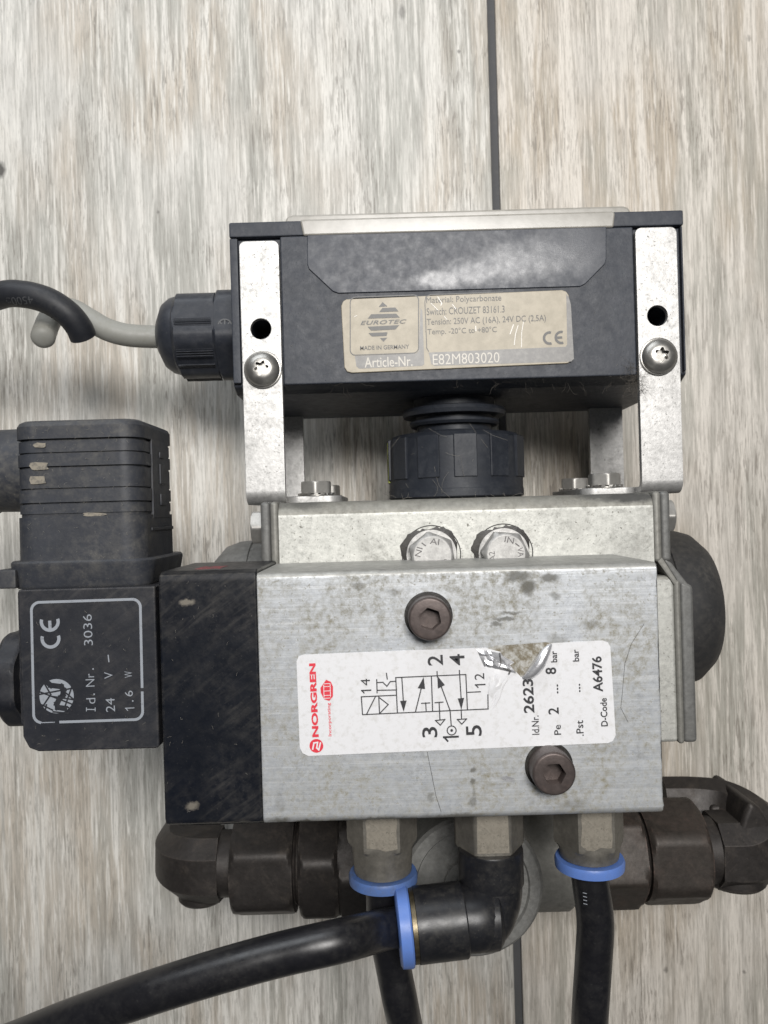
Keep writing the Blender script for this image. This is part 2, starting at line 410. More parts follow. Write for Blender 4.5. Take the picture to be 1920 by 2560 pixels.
M['rim_film'] = metal('rim_film', (0.25, 0.245, 0.22), 0.55, 0.35, 0.7, (0.11, 0.10, 0.08), None, 0.4, 1.0, [(*rootpt(1570, 1243, 190), 11, 1.8, .85), (*rootpt(1490, 1240, 190), 7, 1.2, .7), (*rootpt(760, 1262, 190), 6, 1.5, .6), (*rootpt(700, 1262, 190), 4, 1.6, .5)], (0.035, 0.035, 0.036), specks=0.6, vary=0.2, bigr=(0.38, 0.66))
M['dome'] = dusty('dome', (0.026, 0.026, 0.027), 0.60, 0.45, (0.12, 0.11, 0.095), 0.2, 1.0)
M['bracket'] = metal('bracket', (0.475, 0.47, 0.46), 0.48, 0.62, 0.60, (0.13, 0.125, 0.11), None, 0.45, 1.2, specks=1.0, vary=0.14, spr=(0.62, 0.68), mottle=0.36)
M['bolt'] = metal('bolt', (0.37, 0.36, 0.34), 0.46, 0.70, 0.65, (0.08, 0.075, 0.06), None, 0.2, 1.2)
M['plug'] = metal('plug', (0.37, 0.365, 0.355), 0.54, 0.65, 0.5, (0.12, 0.11, 0.10), None, 0.4, 1.0, vary=0.15, mottle=0.35)
M['stamp'] = flat('stamp', (0.09, 0.085, 0.085), 0.5, 0.3, wear=0.3)
M['screw'] = metal('screw', (0.34, 0.33, 0.31), 0.36, 0.85, 0.35, (0.07, 0.065, 0.055), None, 0.15, 1.2)
M['rusty'] = metal('rusty', (0.092, 0.074, 0.069), 0.42, 0.55, 0.7, (0.085, 0.052, 0.036), None, 0.3, 1.2, vary=0.25, blot=0.2)
M['iron'] = metal('iron', (0.034, 0.030, 0.028), 0.50, 0.4, 0.8, (0.10, 0.08, 0.063), None, 0.35, 1.2, vary=0.25, edge=0.7, ecol=(0.12, 0.10, 0.085))
M['iron_rust'] = metal('iron_rust', (0.043, 0.036, 0.031), 0.52, 0.4, 0.7, (0.10, 0.066, 0.052), None, 0.4, 1.0, vary=0.3, edge=0.8, ecol=(0.20, 0.13, 0.11))
M['nickel'] = metal('nickel', (0.17, 0.16, 0.14), 0.48, 0.55, 0.8, (0.10, 0.09, 0.07), None, 0.3, 1.0, specks=0.8, vary=0.25, blot=0.2)
M['worn_flat'] = metal('worn_flat', (0.33, 0.30, 0.25), 0.45, 0.6, 1.0, (0.13, 0.12, 0.10), None, 0.4, 1.0, specks=1.0, blot=0.30, bigr=(0.40, 0.56), spr=(0.58, 0.64), mottle=0.4)
M['brass'] = metal('brass', (0.12, 0.10, 0.065), 0.4, 0.9, 0.7, (0.10, 0.085, 0.06), None, 0.3, 1.0, blot=0.3)
M['gunk'] = dusty('gunk', (0.010, 0.009, 0.008), 0.45, 0.5, (0.14, 0.13, 0.11), 0.8, 1.0)
M['hole'] = flat('hole', (0.012, 0.012, 0.012), 0.7)
M['yellow'] = flat('yellow', (0.36, 0.40, 0.06), 0.5, wear=0.5)
M['label_white'] = flat('label_white', (0.66, 0.66, 0.675), 0.34, wear=0.5, wcol=(0.46, 0.45, 0.42), wscale=0.7, bump=0.14, lo=0.5)
M['foil'] = metal('foil', (0.72, 0.72, 0.74), 0.28, 0.75, 0.35, (0.25, 0.23, 0.19), None, 0.5, 0.6)
M['glue'] = flat('glue', (0.145, 0.122, 0.08), 0.6, wear=0.9, wcol=(0.44, 0.44, 0.42), wscale=0.55, bump=0.8, lo=0.43)
M['ink'] = flat('ink', (0.025, 0.025, 0.028), 0.5, wear=0.35, wcol=(0.3, 0.3, 0.3), wscale=1.5, lo=0.6)
M['ink_red'] = flat('ink_red', (0.62, 0.035, 0.055), 0.45, wear=0.5, wcol=(0.66, 0.45, 0.46), wscale=1.2, lo=0.6)
M['ink_white'] = flat('ink_white', (0.68, 0.68, 0.69), 0.45, wear=0.2)
M['plate'] = flat('plate', (0.37, 0.325, 0.245), 0.45, 0.0, wear=0.7, wcol=(0.27, 0.235, 0.17), wscale=0.22, bump=0.1, lo=0.40)
M['plate_dark'] = flat('plate_dark', (0.125, 0.12, 0.115), 0.40, wear=0.45, wcol=(0.26, 0.25, 0.23), wscale=0.6, lo=0.45)
M['plate_ink'] = flat('plate_ink', (0.06, 0.058, 0.056), 0.45, wear=0.4, wcol=(0.22, 0.195, 0.155), wscale=1.0, lo=0.55)
M['plate_lite'] = flat('plate_lite', (0.46, 0.43, 0.37), 0.4, wear=0.5, wcol=(0.25, 0.24, 0.22), wscale=0.8, lo=0.5)
M['scratch'] = flat('scratch', (0.62, 0.60, 0.56), 0.35, wear=0.3)
M['print_grey'] = flat('print_grey', (0.26, 0.28, 0.31), 0.5, wear=0.65, wcol=(0.045, 0.045, 0.05), wscale=0.9, lo=0.56)
M['print_faint'] = flat('print_faint', (0.075, 0.078, 0.082), 0.5, wear=0.7, wcol=(0.03, 0.03, 0.034), wscale=0.8, lo=0.5)
M['lint'] = flat('lint', (0.22, 0.205, 0.18), 0.8, wear=0.4, wcol=(0.18, 0.16, 0.14))
M['fuzz'] = flat('fuzz', (0.075, 0.066, 0.055), 0.9, wear=0.5, wcol=(0.18, 0.16, 0.14))
M['dirt_patch'] = flat('dirt_patch', (0.23, 0.205, 0.165), 0.8, wear=0.8, wcol=(0.06, 0.06, 0.06), wscale=0.9, lo=0.47)

def lid_mat():
    s = NT('lid_smoke'); co = s.coord()
    c = s.mix(s.ramp(s.noise(co, 0.15, 5, 0.7), 0.35, 0.7), (0.44, 0.42, 0.38), (0.30, 0.285, 0.25))
    c = s.mix(s.ramp(s.noise(co, 1.1, 5, 0.7), 0.62, 0.75, 0, 0.5), c, (0.14, 0.125, 0.10))
    return s.done(c, 0.28, 0.0, s.bump(s.noise(co, 0.6, 4), 0.1, 0.0001), **{'Transmission Weight': 0.25, 'IOR': 1.5})
M['lid'] = lid_mat()

# ----------------------------------------------------------------- flat print
class Ink:
    """collects flat printed shapes given in photograph pixels on a plane c below the lens"""
    def __init__(s, c, org=(0, 0), k=1.0): s.c, s.org, s.k, s.bm, s.lift = c, org, k, bm_new(), 0.0
    def pt(s, u, v):
        x, y = Q(s.org[0]+u/s.k, s.org[1]+v/s.k, s.c); return (x, y, Z(s.c) + s.lift)
    def poly(s, pts):
        s.lift = (s.lift + 0.0006) % 0.02
        vs = [s.bm.verts.new(s.pt(*p)) for p in pts]
        f = s.bm.faces.new(vs); f.normal_update()
        if f.normal.z < 0: f.normal_flip()
    def line(s, *pts, w=6):
        for (a, b), (c, d) in zip(pts, pts[1:]):
            L = math.hypot(c-a, d-b) or 1; ux, uy = (c-a)/L*w/2, (d-b)/L*w/2
            s.poly([(a-ux-uy, b-uy+ux), (c+ux-uy, d+uy+ux), (c+ux+uy, d+uy-ux), (a-ux+uy, b-uy-ux)])
    def arc(s, u, v, r, w, a0=0, a1=360, n=32, rot=0, ry=1.0):
        pts = []
        for i in range(n+1):
            a = R(a0 + (a1-a0)*i/n) + rot; pts.append((math.cos(a), -math.sin(a)))
        for (a, b), (c, d) in zip(pts, pts[1:]):
            s.poly([(u+a*(r-w/2), v+b*(r-w/2)*ry), (u+a*(r+w/2), v+b*(r+w/2)*ry), (u+c*(r+w/2), v+d*(r+w/2)*ry), (u+c*(r-w/2), v+d*(r-w/2)*ry)])
    def disc(s, u, v, r, n=40): s.poly([(u+r*math.cos(2*math.pi*i/n), v+r*math.sin(2*math.pi*i/n)) for i in range(n)])
    def text(s, body, u, v, length, height, ang=0, bold=0.0, shear=0.0, spacing=1.0, warp=None):
        cu = bpy.data.curves.new('t', 'FONT'); cu.body = body; cu.size = 1; cu.offset = bold; cu.shear = shear
        cu.space_character = spacing; cu.resolution_u = 3
        o = bpy.data.objects.new('t', cu); SC.collection.objects.link(o)
        dg = bpy.context.evaluated_depsgraph_get(); dg.update()
        me = bpy.data.meshes.new_from_object(o.evaluated_get(dg))
        xs = [q.co.x for q in me.vertices]; ys = [q.co.y for q in me.vertices]
        x0, x1, y0, y1 = min(xs), max(xs), min(ys), max(ys)
        a = R(ang); ca, sa = math.cos(a), math.sin(a); vs = []
        for q in me.vertices:
            lx = ((q.co.x-x0)/max(x1-x0, 1e-6)-0.5)*length; ly = ((q.co.y-y0)/max(y1-y0, 1e-6)-0.5)*height
            uu, vv = u + lx*ca - ly*sa, v - (lx*sa + ly*ca)
            p = s.pt(uu, vv)
            vs.append(s.bm.verts.new(warp(p) if warp else p))
        for f in me.polygons:
            try:
                g = s.bm.faces.new([vs[i] for i in f.vertices]); g.normal_update()
                if g.normal.z < 0: g.normal_flip()
            except ValueError: pass
        bpy.data.objects.remove(o); bpy.data.curves.remove(cu); bpy.data.meshes.remove(me)
    def one(s, u, v, h, ang, w):
        a = R(ang); d = (math.cos(a), -math.sin(a)); n = (-math.sin(a), -math.cos(a))
        def q(x, y): return (u + d[0]*x*h + n[0]*y*h, v + d[1]*x*h + n[1]*y*h)
        s.line(q(0.08, -0.5), q(0.08, 0.46), w=w); s.line(q(0.08, 0.44), q(-0.18, 0.22), w=w*0.9)
    def ce(s, u, v, h, gap, w, rot):
        """CE mark, letter height h, centre u v, reading direction rot radians"""
        r = h/2 - w/2; ux, uy = math.cos(rot), -math.sin(rot)
        for k, sg in ((0, -1), (1, 1)):
            cx, cy = u + sg*gap*ux, v + sg*gap*uy
            s.arc(cx, cy, r, w, 72, 288, 24, rot)
            if k: s.line((cx - ux*r*0.95, cy - uy*r*0.95), (cx - ux*r*0.05, cy - uy*r*0.05), w=w*0.95)
    def make(s, name, mat, parent): return obj(name, s.bm, mat, parent, smooth=0)

# ----------------------------------------------------------------- floor
jx = Q(1263, 1280, CAMH)[0]
g = box(-620, 720, -620, 620, -12, -1.6)
floor = obj('floor', g, M['grout'], None, kind='structure')
def add_tile(x0, x1, y0, y1, m):
    obj('tile', box(x0, x1, y0, y1, -10, 0, 0.45, 2), M[m], floor)
TW, GAP = 200.0, 2.9
for i, m in ((-3, 'tile_beige'), (-2, 'tile_mid'), (-1, 'tile_grey'), (0, 'tile_beige'), (1, 'tile_mid'), (2, 'tile_grey')):
    x0 = jx + GAP/2 + i*(TW+GAP)
    off = {-1: 40, 0: 40}.get(i, -150 if i % 2 else 120)
    add_tile(x0, x0+TW, -600, -420+off, m) if off != 40 else None
    add_tile(x0, x0+TW, (-420+off+GAP) if off != 40 else -600, 600, m)

# ----------------------------------------------------------------- switch box
CB = 209.0                                   # box side walls
x0, x1, y0, y1 = B(578, 546, 1711, 950, CB)
CX = (x0+x1)/2
YB, YT = y0, y1
yf = Q(1142, 584, CB)[1]
body = prism([(YB-0.2, Z(CB)), (YB-2.0, Z(CB+4)), (YB-2.6, Z(264)), (yf, Z(264)), (yf, Z(CB))], x0, x1, 'X', 0.5)
for hpx, hpy in ((652, 822), (1644, 789)):
    hx, hy = Q(hpx, hpy, 206.7)
    body = boolean(body, loft([(-14, 2.9), (6, 2.9)], (hx, hy, Z(CB)), (0, 0, 1), 32))
sw = obj('switch_box', body, M['box_black'], root, label='black plastic switch box body')
xl = Q(704, 760, 206.8)[0]; xr = Q(1588, 760, 206.8)[0]
yb2 = Q(1142, 950, 206.8)[1]
f = prism([(yb2, Z(206.8)), (yb2-1.0, Z(212)), (yf-0.2, Z(212)), (yf-0.2, Z(206.8))], xl, xr, 'X', 0.45)
obj('front_wall', f, M['box_black'], sw)
for a, b in ((578, 598), (1706.5, 1711)):
    obj('side_rib', box(Q(a, 760, 207.5)[0], Q(b, 760, 207.5)[0], YB+0.5, yf-0.2, Z(210), Z(207.4), 0.3), M['box_black'], sw)
# raised glossy field
fld = [(768, 588), (768, 660), (772, 672), (832, 728), (846, 733), (1450, 716), (1464, 709), (1512, 660), (1516, 646), (1516, 567)]
obj('front_field', prism([Q(a, b, 206.4) for a, b in fld], Z(206.9), Z(206.35), 'Z', 0.2), M['box_panel'], sw)
# flange under the lid
fl = box(x0+0.2, x1-0.3, yf, YT, Z(263), Z(207.2), 0.5)
flange = obj('flange', fl, M['box_black'], sw)
for px, py in ((650, 562), (1634, 530)):
    for c in (222, 250):
        p = P(960+(px-960), py, 209); 
        s_ = loft([(0, 4.4), (0.8, 4.2), (1.7, 3.2), (2.1, 1.5), (2.2, 0.3)], (p.x, YT-0.05, Z(c)), (0, 1, 0), 32)
        obj('lid_screw', s_, M['cast'], sw)
# lid
lidp = [(706, 600), (708, 562), (716, 541), (730, 536), (1560, 513), (1572, 517), (1582, 534), (1586, 568)]
lp = [Q(a, b, 208) for a, b in lidp]
lid = obj('lid', prism(lp, Z(262), Z(208.3), 'Z', 0.6, 3), M['lid'], root, label='smoky translucent lid of the switch box')
lipp = [(758, 590), (750, 552), (756, 549), (1530, 528), (1538, 532), (1534, 569)]
obj('lid_lip', prism([Q(a, b, 206.6) for a, b in lipp], Z(209), Z(206.3), 'Z', 0.55, 3), M['lid'], lid)

# nameplate on the box
CN = 206.25
pl = [(866, 748), (858, 753), (853, 765), (861, 918), (868, 929), (880, 932), (1418, 908), (1428, 903), (1431, 892), (1422, 738), (1416, 729), (1405, 725)]
plate = obj('nameplate', prism([Q(a, b, CN) for a, b in pl], Z(206.9), Z(CN), 'Z', 0.12, 1), M['plate'], root, label='tan metal nameplate with dark print on the switch box')
K = 2.592; O = (840, 700)
i1 = Ink(CN-0.06, O, K)
def rr_line(ink, x0, y0, x1, y1, r, w, shear=-0.036, gaps=()):
    pts = [(x, y + (x-x0)*shear) for x, y in rrect(x0, x1, y0, y1, r, 5)]
    pts.append(pts[0]); ink.line(*pts, w=w)
rr_line(i1, 92, 112, 535, 488, 34, 6)
ls = -0.036
def sh(u, v, b=0): return (u, v + (u-600)*ls)
i1.line(sh(1080, 95), sh(610, 95), sh(582, 108), sh(576, 140), sh(588, 440), sh(600, 462), w=5)
# dark bands
i2 = Ink(CN-0.03, O, K)
i2.poly([(122, 492), (520, 476), (536, 460), (548, 180), (560, 200), (572, 545), (560, 556), (150, 575), (132, 560)])
i2.poly([(600, 470), (1488, 432), (1498, 418), (1492, 90), (1508, 110), (1522, 160), (1542, 510), (1525, 528), (640, 556), (618, 545)])
i2.make('dark_band', M['plate_dark'], plate)
T = 2.0
i1.text('Material: Polycarbonate', 828, 128, 487, 50, T)
i1.text('Switch: CROUZET 83161.3', 840, 196, 505, 45, T)
i1.text('Tension: 250V AC (16A), 24V DC (2,5A)', 974, 264, 772, 52, T)
i1.text('Temp. -20°C to +80°C', 817, 332, 450, 48, T)
i1.text('EUROTEC', 308, 273, 300, 27, T, 0.02, 0.3, 1.1)
i1.text('MADE IN GERMANY', 315, 436, 318, 27, T, 0.012)
for q in ([(302, 143), (333, 170), (277, 174)], [(300, 181), (385, 178), (405, 203), (280, 208)], [(228, 222), (390, 218), (413, 243), (205, 250)],
          [(205, 303), (410, 292), (385, 320), (228, 328)], [(210, 344), (330, 338), (334, 340), (328, 362), (232, 366)], [(285, 377), (333, 373), (308, 400)]):
    i1.poly(q)
i1.ce(1422, 374, 88, 38, 16, R(3))
i1.make('lettering', M['plate_ink'], plate)
i3 = Ink(CN-0.07, O, K)
i3.text('Article-Nr.', 340, 530, 310, 66, T, 0.005)
i3.text('E82M803020', 843, 508, 432, 68, T, -0.004)
i3.make('light_lettering', M['plate_lite'], plate)
i4 = Ink(CN-0.08, O, K)
for a in ([(1155, 420), (1163, 350), (1180, 295)], [(1202, 435), (1203, 340), (1215, 270)], [(1128, 350), (1150, 290)], [(615, 150), (660, 195)], [(660, 110), (685, 150), (680, 165)], [(755, 160), (775, 185)], [(700, 235), (718, 255)], [(905, 300), (907, 330)], [(120, 238), (135, 230)]):
    i4.line(*a, w=random.uniform(3, 6))
i4.make('scratches', M['scratch'], plate)

# ----------------------------------------------------------------- brackets
YA = 2.9                      # top plane of the actuator
CF, CBk = 206.7, 259.5        # front and back faces of the strips
def bracket(pxa, pxb, mirror):
    th = 2.0
    xa, xb = Q(pxa, 925, CF)[0], Q(pxb, 925, CF)[0]
    top = Q((pxa+pxb)/2, 602 if not mirror else 568, CF)[1]
    ri, ro = 1.6, 3.6
    def upath(zf, sgn):      # profile (y,z) of one strip with its bend
        pass
    zf, zb = Z(CF), Z(CBk)
    prof = [(top, zf)]
    n = 6
    for i in range(n+1):
        a = R(90*i/n); prof.append((YA + ro - ro*math.sin(a), zf - ro + ro*math.cos(a)))
    for i in range(n+1):
        a = R(90*i/n); prof.append((YA + ro - ro*math.cos(a), zb + ro - ro*math.sin(a)))
    prof.append((top, zb)); prof.append((top, zb+th))
    for i in range(n+1):
        a = R(90*i/n); prof.append((YA + ro - ri*math.sin(a), zb + ro - ri*math.cos(a)))
    for i in range(n+1):
        a = R(90*i/n); prof.append((YA + ro - ri*math.cos(a), zf - ro + ri*math.sin(a)))
    prof.append((top, zf-th))
    bm = prism(prof, xa, xb, 'X')
    # rounded strip ends: cut against a rounded outline
    cutter = prism(rrect(xa-0.01, xb+0.01, -20, top+0.0, 1.6, 5), zb-5, zf+5, 'Z')
    bm = boolean(bm, cutter, 'INTERSECT')
    hx, hy = Q(652 if not mirror else 1644, 822 if not mirror else 789, CF)
    bm = boolean(bm, loft([(-60, 2.75), (20, 2.75)], (hx, hy, zf), (0, 0, 1), 40))
    bevel(bm, 0.28, 2, 50)
    # base ear with the bolt holes
    if not mirror: e0, e1 = xb-1, Q(852, 1240, 208)[0]
    else: e0, e1 = Q(1466, 1225, 208)[0], xa+1
    ear = prism(rrect(e0, e1, zb+6, zf-5.0, 4.0, 6), YA+0.05, YA+2.0, 'Y', 0.25)
    merge(bm, ear)
    return obj('mounting_bracket', bm, M['bracket'], root)
bl = bracket(606, 705, False)
br = bracket(1598, 1701, True)
# flange brackets carry bolts (axis along Y) and torx screws (axis along Z)
def star(cx, cy, r1, r2, n=6, rot=0.0):
    out = []
    for i in range(n*8):
        a = 2*math.pi*i/(n*8) + rot; k = 0.5+0.5*math.cos(n*(a-rot)); out.append((cx+(r2+(r1-r2)*k)*math.cos(a), cy+(r2+(r1-r2)*k)*math.sin(a)))
    return out
for px, py, par, rot in ((654, 921, bl, 0.2), (1653, 888, br, 0.45)):
    x, y = Q(px, py, 204.5); z = Z(CF)
    s_ = loft([(0, 4.55), (0.35, 4.6), (1.0, 4.45), (1.7, 3.9), (2.2, 2.9), (2.4, 2.3), (2.42, 0.5)], (x, y, z+0.5), (0, 0, 1), 48)
    s_ = boolean(s_, prism(star(x, y, 2.05, 1.35, 6, rot), z+1.1, z+6))
    so = obj('torx_screw', s_, M['screw'], par)
    wsh = loft([(0, 5.0), (0.5, 5.0), (0.6, 4.85), (0.61, 4.5)], (x, y, z), (0, 0, 1), 48)
    obj('screw_washer', wsh, M['screw'], par)
for px, py, c, par in ((790, 1200, 216, bl), (1510, 1178, 216, br), (1437, 1195, 248, br), (815, 1215, 248, bl)):
    x = Q(px, py, c)[0]; yb = YA + 2.0
    b_ = loft([(0.75, 8, 4.45), (3.5, 8, 4.45), (4.0, 8, 4.1), (4.05, 8, 3.8)], (x, yb, Z(c)), (0, 1, 0), 72, R(30) if c < 230 else R(12))
    obj('hex_bolt', b_, M['bolt'], par)
    # serrated lock washer
    bm = loft([(0, 4.9), (0.35, 4.9), (0.36, 2.6)], (x, yb+0.02, Z(c)), (0, 1, 0), 40)
    for k in range(16):
        a = 2*math.pi*k/16
        tt = box(-0.55, 0.55, 0.1, 0.75, 3.7, 5.0, 0.08, 1)
        for v in tt.verts: v.co.x += v.co.y*0.8
        mtx = Matrix.Translation((x, yb+0.1, Z(c))) @ Matrix.Rotation(a, 4, 'Y'); bmesh.ops.transform(tt, matrix=mtx, verts=tt.verts); merge(bm, tt)
    obj('lock_washer', bm, M['screw'], par)

# ----------------------------------------------------------------- coupling below the box
CA = 233.0
kx = Q(1138, 1160, CA)[0]
yk0, yk1 = YA+0.6, Q(1138, 1072, 213)[1]
H = yk1-yk0
kn = loft([(0.0, 19.4), (0.4, 20.0), (2.5, 20.0), (2.6, 19.85), (H-1.6, 19.7), (H-0.2, 18.4), (H, 17.5), (H+0.02, 13.2), (H+0.8, 12.6), (H+0.85, 11.0), (H+2.6, 11.0), (H+2.65, 12.8), (H+3.4, 13.4), (H+4.1, 13.2), (H+4.2, 11.4), (H+5.4, 11.4), (H+5.5, 15.0), (H+6.6, 15.4), (H+7.6, 15.0), (H+8.2, 12.0), (H+14, 12.0)], (kx, yk0, Z(CA)), (0, 1, 0), 96)
knob = obj('coupling', kn, M['knob'], root, smooth=28, label='black ribbed indicator coupling between box and actuator')
for k in range(12):
    a = R(90 + 30*k + 2)
    p0 = 20.15
    pad = box(-3.2, 3.2, 2.6+yk0+3.0, yk1-1.2, 18.8, p0, 0.18, 1)
    mtx = Matrix.Translation((kx, 0, Z(CA))) @ Matrix.Rotation(R(30*k+3), 4, 'Y')
    bmesh.ops.transform(pad, matrix=mtx, verts=pad.verts)
    obj('grip_pad', pad, M['knob'], knob)
ye = box(kx-20.12, kx-19.3, yk0+5, yk1-1.8, Z(CA)-3, Z(CA)+3.0, 0.1, 1)
obj('indicator_insert', ye, M['yellow'], knob)

# ----------------------------------------------------------------- cable gland
yg = Q(470, 832, 230)[1]; zg = Z(234)
gx0 = x0
def gx(px): return Q(px, 832, 228)[0]
bm = loft([(0, 26, 14.2), (gx0-gx(548)-0.2, 26, 14.2), (gx0-gx(547)+0.2, 26, 13.6)], (gx0+0.2, yg, zg), (-1, 0, 0), 72, R(14))
gl = obj('cable_gland', bm, M['gland'], root, label='black hexagonal cable gland with domed cap')
L0 = gx0-gx(546)
L1 = gx0-gx(440); L2 = gx0-gx(382)
cap = loft([(L0, 24, 12.6), (L0+0.6, 24.6, 13.3), (L1-0.8, 24.6, 13.3), (L1, 24.6, 12.2), (L1+0.5, 11.6), (L1+2.5, 11.1), (L1+4.5, 9.6), (L2-1.2, 7.4), (L2-0.3, 5.6), (L2, 4.6), (L2+0.01, 3.4)], (gx0+0.2, yg, zg), (-1, 0, 0), 96, R(14))
obj('gland_cap', cap, M['gland'], gl, smooth=30)
# fine ribs on the gland cap flats
rb = bm_new()
for k in range(17):
    yy = yg - 5.4 + k*0.65
    merge(rb, box(gx0+0.2-L1+0.9, gx0+0.2-L0-0.9, yy-0.12, yy+0.12, zg+12.0, zg+12.42 - abs(yy-yg)*0.02))
mtx = Matrix.Translation((0, yg, zg)) @ Matrix.Rotation(R(14), 4, 'X') @ Matrix.Translation((0, -yg, -zg))
bmesh.ops.transform(rb, matrix=mtx, verts=rb.verts)
rb2 = rb.copy()
obj('grip_ribs', rb, M['gland'], gl)
mtx = Matrix.Translation((0, yg, zg)) @ Matrix.Rotation(R(60), 4, 'X') @ Matrix.Translation((0, -yg, -zg))
bmesh.ops.transform(rb2, matrix=mtx, verts=rb2.verts); obj('grip_ribs', rb2, M['gland'], gl)
lg = Ink(220.6, (0, 0), 1)
lg.arc(562, 815, 17, 3, 0, 360); lg.line((562, 800), (562, 830), w=3); lg.line((551, 806), (562, 822), (573, 806), w=3)
lg.make('emblem', M['print_faint'], gl)

# ----------------------------------------------------------------- actuator body
AF = 187.0; AB = 282.6
ax0, ax1 = Q(697, 1330, AF)[0], Q(1634, 1330, AF)[0]
ACX = (ax0+ax1)/2
yF = Q(1150, 1284, AF)[1]
rf = YA - yF
prof = []
for i in range(9):
    a = R(90*i/8); prof.append((YA - rf + rf*math.sin(a), Z(AF) - rf + rf*math.cos(a)))
prof = prof[::1]
Ym = Q(1650, 1440, AF)[1]; YL = Q(1690, 1858, AF)[1]
# profile runs front face -> fillet -> top -> back
pp = [(Ym-6, Z(AF)-0.0)] + prof + [(YA, Z(AB)), (Ym-6, Z(AB))]
act = prism(pp, ax0, ax1, 'X', 0)
wx0 = 2*ACX - Q(1690, 1650, AF+1)[0]; wx1 = Q(1690, 1650, AF+1)[0]
merge(act, box(wx0, wx1, YL, Ym, Z(AB), Z(AF+0.6), 0.9, 3))
ab = obj('actuator_body', act, M['act_alu'], root, label='silver painted aluminium actuator body')
# grimy unpainted rim along the upper edge
def facing_mat(o, mat, test):
    o.data.materials.append(mat)
    for f_ in o.data.polygons:
        if test(f_.normal, f_.center): f_.material_index = 1
facing_mat(ab, M['rim_film'], lambda n, c: n.y > 0.12)
# end caps
def endcap(sgn):
    X = lambda px, py: (ACX + sgn*(Q(px, py, AF)[0]-ACX))
    t0 = YA+0.3
    ys = [Q(1660, v, AF)[1] for v in (1255, 1405, 1452, 1862)]
    for nm, o1, o2, m, zf in (('gasket_plate', (1634, 1690), (1655, 1706), 'cast', AF-0.1), ('end_cap', (1656, 1707), (1681, 1741), 'cast_dark' if False else 'cast', AF+0.8)):
        zlo, zhi = Z(AB-1.5), Z(zf)
        xa, xb, xc, xd_ = X(o1[0], 1330), X(o2[0], 1330), X(o1[1], 1600), X(o2[1], 1600)
        dn = 1.5 if nm == 'end_cap' else 0.0
        bm = prism([(xa, ys[1]), (xb, ys[1]), (xb, t0), (xa, t0)], zlo, zhi, 'Z', 0.9, 3)
        merge(bm, prism([(xa, ys[1]+1.2), (xb, ys[1]+1.2-dn), (xd_, ys[2]-1.2-dn), (xc, ys[2]-1.2)], zlo+0.2, zhi-0.15, 'Z', 0.5, 2))
        merge(bm, prism([(xc, ys[3]), (xd_, ys[3]), (xd_, ys[2]-dn), (xc, ys[2])], zlo+0.1, zhi-0.05, 'Z', 0.9, 3))
        o = obj(nm, bm, M['cast' if nm == 'gasket_plate' else 'cap_cast'], root)
    # dark lower sleeve and dome
    for (px, py, c) in ((1668, 1290, 197), (1668, 1290, 255)):
        yb = Q(px, py, c)[1]; xb = X(1681, 1330)
        b_ = loft([(0, 5.2), (0.4, 5.2), (0.45, 8, 4.5), (3.0, 8, 4.5), (3.4, 8, 4.1)], (xb-sgn*0.1, yb, Z(c)), (sgn, 0, 0), 72, R(30))
        obj('cap_bolt', b_, M['bolt'], o)
    yd = Q(1740, 1525, 225)[1]; xd = X(1706, 1525); xe = ACX + sgn*(Q(1800, 1525, 228)[0]-ACX); Ld = abs(xe-xd) - (1.8 if sgn > 0 else 6.5)
    d = loft([(-3, 24.5), (2.0, 24.5), (2.3, 23.6), (Ld*0.30, 23.5), (Ld*0.31, 22.9), (Ld*0.35, 22.9), (Ld*0.36, 23.4), (Ld*0.55, 23.2), (Ld*0.75, 21.8), (Ld*0.9, 18.5), (Ld*0.97, 14.0), (Ld, 8.0), (Ld+0.05, 1)], (xd, yd, Z(CA)), (sgn, 0, 0), 96)
    obj('end_dome', d, M['dome' if sgn > 0 else 'cap_cast'], o, smooth=40)
endcap(1); endcap(-1)
